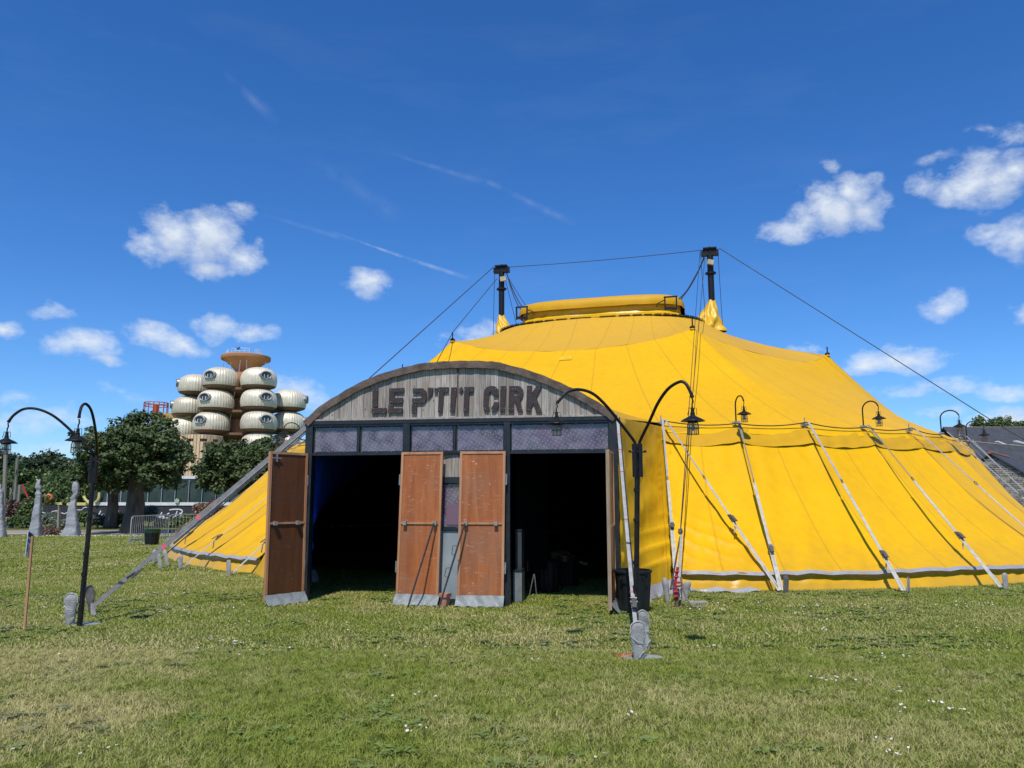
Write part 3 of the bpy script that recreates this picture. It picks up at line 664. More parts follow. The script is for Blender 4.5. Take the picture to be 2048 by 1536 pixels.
# masts: black poles with a pulley head, each wrapped by a canvas sleeve
ML, MR = A(1003, 640, 30.2), A(1425, 640, 28.0); ML.z = MR.z = 0
mast_top = {}
def mast(base, ztop, label, sk, zs, zb, r_in, r_out):
    t = thing('mast', (base.x, base.y, 0), label, 'mast', 'masts holding up the tent')
    b = MB(); b.tube([(base.x, base.y, 0), (base.x, base.y, ztop - .1)], .115, 16); b.build('pole', m_black, t, smooth='auto')
    b = MB()
    b.beam(Vector((base.x, base.y, ztop - .16)) - U * .32, Vector((base.x, base.y, ztop - .16)) + U * .32, .20, .22); b.build('pulley_head', m_black, t)
    b = MB(); b.beam(Vector((base.x, base.y, ztop)) - U * .25, Vector((base.x, base.y, ztop)) + U * .25, .34, .05); b.lathe([(.06, 0), (.05, .08)], (base.x, base.y, ztop), 8); b.build('head_plate', m_black, t)
    b = MB(); b.lathe([(.17, -.04), (.17, .04)], (base.x, base.y, ztop - .95), 12); b.beam(Vector((base.x, base.y, ztop - .95)) - U * .2, Vector((base.x, base.y, ztop - .95)) + U * .2, .07, .07); b.build('collar', m_black, t)
    b = MB(); b.box((base.x - .05 * sk, base.y - .2, ztop - .58), (.22, .12, .18), Matrix.Rotation(R(12 * sk), 3, 'Y')); b.build('floodlight', simple('lamp_face', (.55, .47, .30), rough=.4), t)
    # sleeve belongs to the tent
    def fn(u, v):
        ph = 2 * math.pi * u; r = .14 + (r_out * (1 - v) ** 1.25) ; c = base + U * (-sk * r_in * (1 - v) ** 1.4)
        z = zb + (zs - zb) * v; w = 1 + .16 * math.sin(ph * 5 + v * 7) * (1 - v) + .10 * math.sin(ph * 9 - v * 11) * (1 - v * .5)
        q = Vector((c.x, c.y, 0)) + U * math.cos(ph) * r * w + Vv * math.sin(ph) * r * w * 1.1; q.z = z + .03 * math.sin(ph * 4); return q
    b = MB(); b.grid(fn, 60, 26, closed=True); b.build('mast_sleeve', canvas_sl, tent, smooth=True)
    return Vector((base.x, base.y, ztop))
canvas_sl = simple('sleeve_canvas', (.72, .43, .008), (.65, .38, .02), scale=3, rough=.42, bump=.2, bscale=5)
zL = A(1003, 533, ML.y).z; zR = A(1425, 498, MR.y).z
MTL = mast(ML, zL, 'shorter looking black tent mast on the left end of the yellow lantern top', -1, A(1003, 632, ML.y).z, 7.75, .35, .50)
MTR = mast(MR, zR, 'taller looking black tent mast on the right end of the yellow lantern top', 1, A(1425, 602, MR.y).z, 7.72, .40, .62)
def rope(name, pts, r, label, cat='rope', mat=None, group=None, n=5):
    b = MB(); b.tube(pts, r, n); return tagp(b.build(name, mat or m_cable), label, cat, group)
rope('mast_cable', sagline(MTL + U * .32 - Vector((0, 0, .05)), MTR - U * .32 - Vector((0, 0, .02)), .05), .014, 'thin dark cable stretched between the tops of the two black masts', 'cable')
rope('guy_cable', [MTR + U * .35, A(1990, 845, 24.0), pol(62, 17.5, 0)], .015, 'dark guy cable running down right from the right mast across the sky', 'cable')
rope('guy_cable', [MTL - U * .35, A(735, 760, 21.0), pol(-52, 15.9, 0)], .015, 'upper dark guy cable running down left from the left mast behind the wooden arch', 'cable')
rope('guy_cable', [MTL - U * .2 - Vector((0, 0, .5)), P1 + Vector((0, 0, .3)), pol(-33, RE + .2, 3.45)], .013, 'lower dark cable from the left mast over the left canvas peak', 'cable')
for nm, a, b_, lb in (('halyard', MTL - U * .3 - Vector((0, 0, .3)), ML - U * .35 + Vector((0, 0, 7.9)), 'thin vertical line left of the left mast'),
                      ('halyard', MTR + U * .3 - Vector((0, 0, .3)), MR + U * .35 + Vector((0, 0, 8.0)), 'thin vertical line right of the right mast'),
                      ('halyard', MTR - U * .35 - Vector((0, 0, .1)), MR - U * .25 + Vector((0, 0, 8.4)), 'thin slanting line left of the right mast'),
                      ('halyard', MTL + U * .12 - Vector((0, 0, .4)), MC - U * 3.3 + Vector((0, 0, 8.1)), 'thin slanting line between left mast and lantern top')):
    rope(nm, sagline(a, b_, .0, 2), .011, lb, 'rope')
def end(sx, q=0.0, z=8.95): return MC + U * (sx * 2.85) + Vv * q + Vector((0, 0, z))
for (M_, sx, side) in ((MTL, -1, 'left'), (MTR, 1, 'right')):
    for i, (q, sg) in enumerate(((1.0, .28), (.3, .22), (-.5, .05))):
        rope('hoist_rope', sagline(M_ - U * sx * .22 - Vector((0, 0, .3 + .04 * i)), end(sx, q, 8.75 + .1 * i), sg), .020 if i < 2 else .012,
             ['slackest thick', 'middle thick', 'thin taut'][i] + ' hoisting rope from the %s mast to the %s end of the lantern top' % (side, side), 'rope', group='hoisting ropes of the lantern top')

# side poles, their lamps, straps and stakes
def lantern_parts(parent, hook, s, ry=1.0, mats=None):
    """hanging lamp: everything below the hook point, s = shade radius; built in world coordinates"""
    h = Vector(hook); out = []
    b = MB(); zz = 0.0
    b.tube([h, h + Vector((.01, 0, -.35 * s)), h + Vector((-.02 * s, 0, -.6 * s)), h + Vector((0, 0, -.95 * s))], .05 * s + .002, 6)
    b.tube([h + Vector((-.30 * s, 0, -1.0 * s)), h + Vector((-.34 * s, 0, -.9 * s)), h + Vector((.34 * s, 0, -.9 * s)), h + Vector((.36 * s, 0, -1.5 * s))], .02 * s + .0012, 5)
    b.tube([h + Vector((-.30 * s, 0, -1.0 * s)), h + Vector((-.42 * s, 0, -1.5 * s))], .02 * s + .0012, 5)
    out.append((b, 'hook', m_black))
    b = MB(); b.lathe([(.05 * s, -.9 * s), (.14 * s, -.92 * s), (.15 * s, -1.25 * s), (.20 * s, -1.3 * s), (.2 * s, -1.5 * s), (.30 * s, -1.6 * s), (.75 * s, -1.82 * s), (1.0 * s, -1.98 * s), (1.02 * s, -2.03 * s), (.97 * s, -2.03 * s), (.4 * s, -1.86 * s), (.38 * s, -2.15 * s), (.36 * s, -2.15 * s), (.3 * s, -1.8 * s)], h, 28, cap=False)
    out.append((b, 'lamp_shade', m_black))
    b = MB(); b.lathe([(.33 * s, -2.1 * s), (.36 * s, -2.3 * s), (.36 * s, -2.95 * s), (.30 * s, -3.1 * s), (.05 * s, -3.12 * s)], h, 16, cap=False)
    out.append((b, 'lamp_glass', m_lglass))
    b = MB(); b.lathe([(.09 * s, -2.1 * s), (.10 * s, -2.3 * s), (.17 * s, -2.5 * s), (.15 * s, -2.75 * s), (.04 * s, -2.85 * s)], h, 12); out.append((b, 'light_bulb', simple_bulb))
    b = MB(); w = .018 * s + .001
    for k in range(8):
        a = 2 * math.pi * k / 8; d = Vector((math.cos(a), math.sin(a), 0))
        b.tube([h + d * .40 * s + Vector((0, 0, -2.08 * s)), h + d * .47 * s + Vector((0, 0, -2.4 * s)), h + d * .47 * s + Vector((0, 0, -3.12 * s))], w, 4)
    for z in (-2.65, -3.12):
        b.tube([h + Vector((math.cos(a) * .47 * s, math.sin(a) * .47 * s, z * s)) for a in [2 * math.pi * i / 20 for i in range(21)]], w, 4)
    out.append((b, 'wire_cage', m_rustwire))
    for bb, nm, mt in out: bb.build(nm, mt, parent, smooth='auto' if nm != 'wire_cage' else False)
simple_bulb = simple('bulb_glass', (.55, .52, .45), (.45, .42, .35), rough=.15)
m_rustwire = simple('wire_cage_metal', (.16, .13, .10), (.10, .08, .07), rough=.6, metal=.4)
def outv(th): a = R(th); return Vector((math.sin(a), -math.cos(a), 0))
ORD = {0: 'first', 1: 'second', 2: 'third', 3: 'fourth', 4: 'fifth', 5: 'sixth', 6: 'seventh', 7: 'eighth', 8: 'ninth'}
LLAB = {1: 'small gooseneck lamp above the canvas eave, nearest to the right of the entrance', 3: 'small gooseneck lamp on the tent eave in the middle of the right side',
        5: 'small gooseneck lamp on the eave rising against the sky at the right slope', 7: 'small gooseneck lamp at the far right eave in front of the dark slate roof',
        -5: 'small gooseneck lamp on the left eave nearest to the dark entrance post', -7: 'small gooseneck lamp on the left eave in front of the metal pods', -9: 'farthest small gooseneck lamp on the left eave'}
for k, lb in LLAB.items():
    th = th_k(k); o = outv(th); p = pol(th, RE + .04, eave_z(th) + .05)
    t = thing('eave_lamp', (p.x, p.y, p.z), lb, 'lamp', 'gooseneck lamps along the tent eave')
    b = MB(); pts = [p, p + Vector((0, 0, .36))] + [p + o * (.20 - .20 * math.cos(a)) * 1.15 + Vector((0, 0, .40 + .19 * math.sin(a))) for a in [math.pi * i / 12 * .92 for i in range(0, 13)]]
    b.tube(pts, .017, 8); b.build('arm', m_black, t, smooth=True)
    b = MB(); b.box(p + Vector((0, 0, .0)), (.16, .08, .05), Matrix.Rotation(R(th), 3, 'Z')); b.build('foot', m_steel, t)
    lantern_parts(t, pts[-1] + Vector((0, 0, .01)), .155)
for k in (0, 2, 4, 6, -4, -6, -8):
    th = th_k(k); p = pol(th, RE + .03, eave_z(th) + .04)
    w = 'right' if k >= 0 else 'left'
    t = thing('side_pole_tip', (p.x, p.y, p.z), {0: 'steel pole tip at the eave just right of the entrance arch', 2: 'steel pole tip on the eave between the two nearest right lamps', 4: 'steel pole tip on the eave right of the middle lamp', 6: 'steel pole tip on the far right eave', -4: 'steel pole tip on the left eave behind the arch', -6: 'steel pole tip between the left eave lamps', -8: 'farthest steel pole tip on the left eave'}[k], 'pole tip', 'side pole tips along the tent eave')
    b = MB(); b.tube([p - Vector((0, 0, .1)), p + Vector((0, 0, .17))], .014, 6); b.build('spike', m_steel, t)
    b = MB(); b.box(p, (.17, .09, .05), Matrix.Rotation(R(th), 3, 'Z')); b.build('plate', m_steel, t)
# lighting cable looped from tip to tip
def cabletip(k): th = th_k(k); return pol(th, RE + .10, eave_z(th) + (.09 if k % 2 == 0 else .03))
for (k0, k1, lb) in ((0, 8, 'black lighting cable sagging from tip to tip along the right eave'), (-9, -4, 'black lighting cable sagging along the left eave')):
    pts = []
    for k in range(k0, k1):
        pts += sagline(cabletip(k), cabletip(k + 1), .07, 8)[:-1]
    rope('lighting_cable', pts + [cabletip(k1)], .014, lb, 'cable')
stake_px = {1: (1563, 1186), 2: (1808, 1187), 3: (2003, 1180)}
def ratchet(b_parent, p, d, s=1.0):
    up = Vector((0, 0, 1)); sd = d.cross(up).normalized(); n = sd.cross(d).normalized()
    b = MB(); b.beam(p - d * .10 * s, p + d * .10 * s, .075 * s, .03 * s, n); b.tube([p - sd * .05 * s + n * .02, p + sd * .05 * s + n * .02], .022 * s, 8)
    b.beam(p - d * .02 * s + n * .05 * s, p + d * .15 * s + n * .075 * s, .06 * s, .012, n); b.tube([p - sd * .045 * s + n * .03 - d * .05, p + sd * .045 * s + n * .03 - d * .05], .012 * s, 6)
    b.build('ratchet', m_ratch, b_parent)
m_ratch = simple('dark_ratchet_metal', (.10, .095, .09), (.2, .19, .18), scale=30, rough=.5, metal=.5)
def guy(name, top, foot, label, hook=.45, rat=.82, w=.05, mat=None, upper='strap', group='ratchet straps holding the tent eave'):
    t = thing(name, foot, label, 'strap', group); d = (foot - top).normalized(); L_ = (foot - top).length; mat = mat or m_strapw
    n = d.cross(Vector((0, 0, 1))).cross(d).normalized()
    hp = top + d * L_ * hook; rp_ = top + d * L_ * rat
    b = MB()
    b.beam(top, top + d * L_ * .13, w * .95, .006, n)
    b.beam(top + d * L_ * .13, hp - d * .05, w * (.45 if upper == 'rope' else .8), .006, n); b.build('upper_webbing', m_strap if upper != 'rope' else m_rope, t)
    b = MB(); b.tube([hp - d * .07, hp + n * .025, hp + d * .07], .010, 6); b.tube([hp - d * .07, hp - n * .025, hp + d * .07], .010, 6); b.build('hook', m_ratch, t)
    b = MB(); b.beam(hp + d * .05, rp_, w, .007, n); b.build('webbing', mat, t)
    ratchet(t, rp_, d)
    b = MB(); sd = d.cross(n)
    b.beam(rp_ + sd * .012, foot + sd * .02, w * .85, .006, n); b.beam(rp_ - sd * .012, foot - sd * .03, w * .6, .006, n); b.build('lower_webbing', mat, t)
    b = MB(); q = rp_ + n * .03; b.tube([q, q + d * .12 + Vector((0, 0, -.06)), q + d * .13 + Vector((0, 0, -.20)) + sd * .03], .014, 5)
    b.build('loose_end', mat, t); return t
def stake(p, label, h=.34, lean=(0, 0), r=.05, mat=None, bare=False, tone=None):
    t = thing('tent_stake', (p.x, p.y, 0), label, 'stake', 'tent stakes with fabric covers')
    b = MB(); q = Vector((lean[0], lean[1], 1)).normalized()
    b.tube([p - q * .04, p + q * h], .016, 8); b.build('pin', m_rust, t)
    b = MB(); n = 14; V = []
    rot = Vector((0, 0, 1)).rotation_difference(q).to_matrix()
    b.lathe([(r * .75, .02), (r * .92, h * .3), (r, h * .75), (r * .92, h * .93), (r * .5, h * 1.0), (r * .1, h * 1.02)], p, 12, sx=1, sy=.55, rot=rot); b.build('cover', mat or m_greycover, t, smooth='auto')
    return t
m_darkcover = simple('dark_cover', (.07, .07, .068), (.12, .12, .115), scale=12, rough=.85, bump=.4)
for k in range(1, 9):
    th = th_k(k); top = pol(th, RE + .18, eave_z(th) + .08)
    foot = G(*stake_px[k]) if k in stake_px else pol(th - 2.9, rbase(th) + .4, 0)
    pos = {1: 'nearest the entrance on the right', 2: 'second from the entrance on the right', 3: 'third from the entrance on the right, its buckle hanging free', 4: 'fourth right of the entrance leaving the picture', 5: 'fifth right of the entrance', 6: 'white strap against the slate roofs at the far right', 7: 'farther strap in front of the stone gable', 8: 'farthest strap of the right side'}[k]
    guy('guy_strap', top, foot + Vector((0, 0, .05)), 'pale ratchet strap, ' + pos, hook=[.5, .42, .42, .40, .42, .5, .5, .5, .5][k], rat=[0, .80, .83, .74, .8, .8, .8, .8, .8][k], w=.055, upper='rope' if k in (1, 3) else 'strap')
    if k < 4:
        stake(foot + Vector((.07, -.02, 0)), 'grey covered stake, ' + pos, h=(.30, .28, .30)[k - 1], lean=((.06, 0), (.05, 0), (0, .0))[k - 1], r=(.05, .028, .05)[k - 1], mat=m_darkcover if k == 1 else m_greycover)
# the long diagonal strap from the first pole tip to the stake of the second
T00 = pol(th_k(0) + .3, RE + .26, 3.40)
t_ = guy('guy_strap', T00, G(1563, 1186) + Vector((-.03, 0, .04)), 'long diagonal rope and strap from the pole tip beside the arch down right', hook=.40, rat=.64, w=.05, upper='strap')
t_ = guy('guy_strap', T00 - Vector((.06, 0, 0)), G(1357, 1213) + Vector((0, 0, .10)), 'white strap from the pole tip beside the arch down to the red tackle', hook=.42, rat=.68, w=.05)
for k in range(-12, -3):
    th = th_k(k); top = pol(th, RE + .18, eave_z(th) + .08); foot = pol(th - 2.6, 15.6, .05)
    i = -3 - k
    wd = {1: 'hidden behind the left door', 2: 'nearest visible on the left wall', 3: 'second on the left wall', 4: 'third on the left, past the wall corner'}.get(i, '%s on the left side, behind the tent edge' % ORD[i - 1])
    guy('guy_strap', top, foot, 'pale ratchet strap with buckle, ' + wd, hook=.2, rat=.80, w=.05)
    if i <= 3: stake(Vector((foot.x - .05, foot.y - .05, 0)), 'grey covered stake by the left canvas skirt, ' + wd, h=.33, lean=(-.12 + .05 * i % .2, 0), r=.055)

# yellow side curtain between entrance and tent wall (right) and the blue lined one (left) are built after the entrance

# ---------------------------------------------------------------- entrance facade
FA = Vector((A(613, 1000, 12.65).x, 12.65, 0)); FB = Vector((A(1236, 1000, 11.85).x, 11.85, 0))
fd = (FB - FA); FL = fd.length; fd.normalize(); fnrm = Vector((fd.y, -fd.x, 0))
def F3(s, w, z): return FA + fd * s + fnrm * w + Vector((0, 0, z))
def fs(px, py, w=0.0):
    d = ray(px, py); o = Vector((0, 0, CAMZ)) - (FA + fnrm * w); t = -o.dot(fnrm) / d.dot(fnrm); p = Vector((0, 0, CAMZ)) + d * t
    return (p - FA).dot(fd), p.z
ent = thing('wooden_entrance', (FA + fd * FL / 2), 'arched wooden circus entrance with rusty metal letters and open brown doors', 'entrance')
def fbox(name, s0, s1, z0, z1, w0, w1, mat, parent=None, mb=None):
    b = mb or MB(); b.hexa([F3(s0, w1, z0), F3(s1, w1, z0), F3(s1, w0, z0), F3(s0, w0, z0)], [F3(s0, w1, z1), F3(s1, w1, z1), F3(s1, w0, z1), F3(s0, w0, z1)])
    if mb is None: return b.build(name, mat, parent or ent)
Z_SILL = fs(930, 903)[1]; Z_TOP = fs(930, 845)[1]; Z_HEAD = Z_SILL
def sx(px, py=900): return fs(px, py)[0]
# posts
posts = [(613, 627), (808, 821), (1009, 1021), (1219, 1235)]
for i, (a, b_) in enumerate(posts):
    full = i in (0, 3) or True
    fbox('post', sx(a), sx(b_), 0, Z_TOP, -.06, .06, m_navy)
fbox('top_beam', sx(613) - .004, sx(1235) + .004, Z_TOP, Z_TOP + .055, -.065, .065, m_navy)
fbox('drip_board', sx(613) - .01, sx(1235) + .01, Z_TOP + .057, Z_TOP + .085, -.05, .070, m_plank)
for i, (a, b_) in enumerate(((posts[0][1], posts[1][0]), (posts[1][1], posts[2][0]), (posts[2][1], posts[3][0]))):
    fbox('window_rail', sx(a) + .002, sx(b_) - .002, Z_SILL - .045, Z_SILL, -.05, .05, m_navy)
    fbox('window_rail', sx(a) + .002, sx(b_) - .002, Z_TOP - .035, Z_TOP - .002, -.05, .05, m_navy)
def uvquad(name, pts, uv, mat, parent):
    me = new_mesh(name, pts, [(0, 1, 2, 3)], uv); return linkmesh(name, me, mat, parent)
def pane(a, b_, z0, z1, wpos, film=m_film, nm='window_pane'):
    s0, s1 = sx(a), sx(b_)
    fr = MB(); t = .016
    for (x0, x1, y0, y1) in ((s0, s1, z0, z0 + t), (s0, s1, z1 - t, z1), (s0, s0 + t, z0 + t, z1 - t), (s1 - t, s1, z0 + t, z1 - t)): fbox('', x0, x1, y0, y1, wpos - .008, wpos + .022, None, mb=fr)
    f = fr.build('window_frame', m_navy, ent)
    V = [F3(s0 + t, wpos - .004, z0 + t), F3(s1 - t, wpos - .004, z0 + t), F3(s1 - t, wpos - .004, z1 - t), F3(s0 + t, wpos - .004, z1 - t)]
    o = uvquad('dotted_film', V, [(s0, z0), (s1, z0), (s1, z1), (s0, z1)], film, f)
    g = MB(); fbox('', s0 + t, s1 - t, z0 + t, z1 - t, wpos + .006, wpos + .010, None, mb=g); g.build('pane', m_glass, f)
    nb = MB()
    for k in range(int((s1 - s0) / .25) + 1):
        for z in (z0 + .006, z1 - .006):
            p = F3(s0 + .03 + k * .25, wpos + .024, z)
            if s0 + .03 + k * .25 < s1: nb.box(p, (.012, .01, .012))
    nb.build('rivets', m_bolt, f)
for (a, b_) in ((627, 716), (720, 808), (821, 908), (912, 1009), (1021, 1219)):
    pane(a + .6, b_ - .6, Z_SILL + .003, Z_TOP - .038, -.005)
for c in (718, 910): fbox('mullion', sx(c) - .014, sx(c) + .014, Z_SILL, Z_TOP - .035, -.03, .035, m_navy)
# arch
arc_px = [(609, 843), (640, 814), (676, 791), (718, 767), (770, 746), (828, 731), (880, 725), (930, 723), (975, 724), (1003, 727), (1060, 742), (1110, 761), (1160, 785), (1205, 811), (1234, 832)]
arc = curve_pts([Vector((*fs(x, y, .05), 0)) for x, y in arc_px], 5)
def arc_z(s):
    for a, b_ in zip(arc, arc[1:]):
        if a.x <= s <= b_.x: return a.y + (b_.y - a.y) * (s - a.x) / max(1e-6, b_.x - a.x)
    return arc[0].y if s < arc[0].x else arc[-1].y
TH = .115
ns_arc = []
for i, p in enumerate(arc):
    t = (arc[min(i + 1, len(arc) - 1)] - arc[max(i - 1, 0)]).normalized(); ns_arc.append(Vector((-t.y, t.x, 0)))
j1 = min(range(len(arc)), key=lambda i: abs(arc[i].x - sx(828, 735))); j2 = min(range(len(arc)), key=lambda i: abs(arc[i].x - sx(1003, 730)))
jm = (j2 + len(arc)) // 2
for si, (a, b_) in enumerate(((0, j1), (j1, j2), (j2, jm), (jm, len(arc) - 1))):
    b = MB(); off = .0 if si % 2 == 0 else .006
    idx = list(range(a, b_ + 1)); V = []
    for i in idx:
        p, n = arc[i], ns_arc[i]; o_ = p + n * (off + .004 * math.sin(i * 1.7)); q = p - n * (TH - off + .004 * math.sin(i * 2.3)); d = .085 + off
        V += [F3(o_.x, d, o_.y), F3(q.x, d, q.y), F3(q.x, d - .02, q.y), F3(o_.x, -.25, o_.y), F3(o_.x, -.25, o_.y - .01), F3(o_.x, d - .02, o_.y - .012)]
    F = []; m = 6
    for r in range(len(idx) - 1):
        for c in range(m): F.append((r * m + c, r * m + (c + 1) % m, (r + 1) * m + (c + 1) % m, (r + 1) * m + c))
    F += [tuple(range(m)), tuple((len(idx) - 1) * m + c for c in reversed(range(m)))]
    b.add(V, F); b.build('arch_trim', m_rust, ent)
# vertical planks of the tympanum
s = sx(620) ; s_end = sx(1226); zb = Z_TOP + .087; pk = 0
sm_ = sx(915)
while s < s_end - .02:
    w = random.uniform(.085, .135); e = min(s + w, s_end)
    if abs(s - sm_) < .07 and s < sm_: e = sm_
    za, ze = arc_z(s) - .03, arc_z(e) - .03
    if min(za, ze) < zb + .02: za = max(za, zb + .015); ze = max(ze, zb + .015)
    g = .0025; dep = random.uniform(-.004, .004)
    b = MB(); b.hexa([F3(s + g, .03 + dep, zb), F3(e - g, .03 + dep, zb), F3(e - g, 0, zb), F3(s + g, 0, zb)], [F3(s + g, .03 + dep, za), F3(e - g, .03 + dep, ze), F3(e - g, 0, ze), F3(s + g, 0, za)])
    b.build('plank', m_plank, ent); s = e
    pk += 1
b = MB(); b.hexa([F3(sm_ - .012, .045, zb), F3(sm_ + .012, .045, zb), F3(sm_ + .012, .02, zb), F3(sm_ - .012, .02, zb)], [F3(sm_ - .012, .045, arc_z(sm_) - .1), F3(sm_ + .012, .045, arc_z(sm_) - .1), F3(sm_ + .012, .02, arc_z(sm_) - .1), F3(sm_ - .012, .02, arc_z(sm_) - .1)]); b.build('joint_strip', m_rust, ent)
nb = MB()
for (x, y) in ((829, 772), (867, 800), (787, 836), (846, 818), (1072, 765), (1090, 764), (1088, 828), (1037, 833), (990, 835), (1040, 755), (730, 817), (664, 829)):
    q = fs(x, y, .04); nb.box(F3(q[0], .038, q[1]), (.014, .012, .014))
nb.build('nail_heads', m_bolt, ent)
# dark backing board behind the planks
b = MB(); bp_ = [(p.x, p.y - .04) for p in arc if p.y - .04 > Z_TOP + .06]; poly = [(sx(622), Z_TOP + .06)] + bp_ + [(sx(1226), Z_TOP + .06)]
b.prism(poly, lambda x, z: F3(x, -.004, z), lambda x, z: F3(x, -.03, z)); b.build('backing_board', m_vault, ent)
# letters
def c1(pts): return [(560 + x / 5.12, 700 + y / 5.12) for x, y in pts]
def c2(pts): return [(900 + x / 5.12, 700 + y / 5.12) for x, y in pts]
LET = [
 [c1([(945,390),(1000,390),(990,585),(940,585)]), c1([(935,592),(1088,592),(1088,616),(1080,645),(933,645)])],
 [c1([(1115,392),(1268,386),(1265,432),(1170,434),(1170,490),(1258,488),(1252,545),(1110,545)]), c1([(1108,552),(1158,552),(1158,595),(1255,593),(1252,642),(1102,645)])],
 [c1([(1355,392),(1460,390),(1500,428),(1503,495),(1465,542),(1350,545),(1350,495),(1438,490),(1452,475),(1452,448),(1438,436),(1357,437)]), c1([(1345,552),(1398,552),(1396,645),(1345,645)])],
 [c1([(1508,386),(1565,383),(1560,440),(1518,492),(1505,480),(1530,440),(1510,432)])],
 [c1([(1578,388),(1612,386),(1610,436),(1576,436)]), c1([(1618,380),(1725,380),(1720,430),(1674,432),(1662,640),(1614,640),(1622,432),(1616,425)])],
 [c1([(1750,382),(1806,380),(1785,636),(1738,636)])],
 [c1([(1828,402),(1855,376),(1874,402),(1850,432)])],
 [c1([(1885,378),(1985,375),(1980,426),(1936,428),(1925,638),(1876,638)])],
 [c2([(343,440),(352,398),(378,375),(420,365),(462,372),(488,398),(494,440),(490,470),(445,472),(440,436),(418,420),(398,436),(390,560),(402,590),(395,625),(368,628),(348,612),(338,570)]), c2([(440,560),(452,530),(497,530),(494,575),(478,612),(455,630),(425,630),(420,592)])],
 [c2([(515,368),(570,366),(558,626),(508,626)])],
 [c2([(603,368),(654,368),(654,628),(595,628)]), c2([(655,368),(700,366),(736,386),(750,425),(742,478),(712,508),(745,628),(694,628),(664,520),(655,508),(655,466),(690,462),(700,442),(690,418),(655,416)])],
 [c2([(785,365),(839,363),(835,440),(882,368),(936,370),(882,482),(942,640),(890,640),(855,540),(834,568),(830,628),(777,628)])],
]
for strokes in LET:
    b = MB()
    for poly in strokes:
        pl = [fs(x, y, .08) for x, y in poly]
        b.mi = 0; b.prism(pl, lambda x, z: F3(x, .066, z), lambda x, z: F3(x, .044, z))
        cx_ = [p[0] for p in pl]; cz = [p[1] for p in pl]; b.mi = 1
        for (fx, fz) in ((.14, .12), (.14, .88), (.82, .12), (.82, .88)):
            x_ = min(cx_) + (max(cx_) - min(cx_)) * fx; z_ = min(cz) + (max(cz) - min(cz)) * fz
            # keep a bolt only where it lies on the stroke
            ins = False
            for i in range(len(pl)):
                (xa, za), (xb, zb_) = pl[i], pl[i - 1]
                if (za > z_) != (zb_ > z_) and x_ < (xb - xa) * (z_ - za) / (zb_ - za) + xa: ins = not ins
            if ins: b.box(F3(x_, .069, z_), (.013, .008, .013))
    # stand-off pins behind the letter
    b.mi = 1; q = fs(*strokes[0][0], .08)
    b.build('letter', [m_letter, m_bolt], ent)
# middle bay behind the doors: planks, small window, zinc panel
zA, zB, zC, zD = fs(905, 905)[1], fs(905, 954)[1], fs(905, 966)[1], fs(905, 1056)[1]
b = MB(); s = sx(822)
while s < sx(1009) - .01:
    e = min(s + random.uniform(.07, .11), sx(1009)); fbox('plank', s + .002, e - .002, zB, Z_SILL - .047, -.01, .02 + random.uniform(-.003, .003), m_plank); s = e
fbox('middle_rail', sx(822), sx(1009), zC, zB - .002, -.03, .05, m_navy)
pane(822, 1009, zD + .002, zC - .002, 0.0, film=m_film2)
s0, s1 = sx(893, 1010), sx(925, 1010)
fbox('poster_sheet', s0, s1 + .05, zD + .05, fs(905, 1009)[1], .0125, .0135, m_film)
fbox('middle_rail', sx(822), sx(1009), zD - .03, zD, -.03, .05, m_navy)
fbox('zinc_panel', sx(822), sx(1009), .09, zD - .04, -.02, .02, m_zinc)
fbox('bottom_sill', sx(822), sx(1009), 0.0, .085, -.05, .03, m_navy)
b = MB(); pc = fs(915, 903)[0]
b.tube([F3(pc - .24 + .48 * i / 12, .075, Z_SILL - .03 + .03 * math.sin(math.pi * i / 12)) for i in range(13)], .008, 5); b.build('bent_rod', m_black, ent)

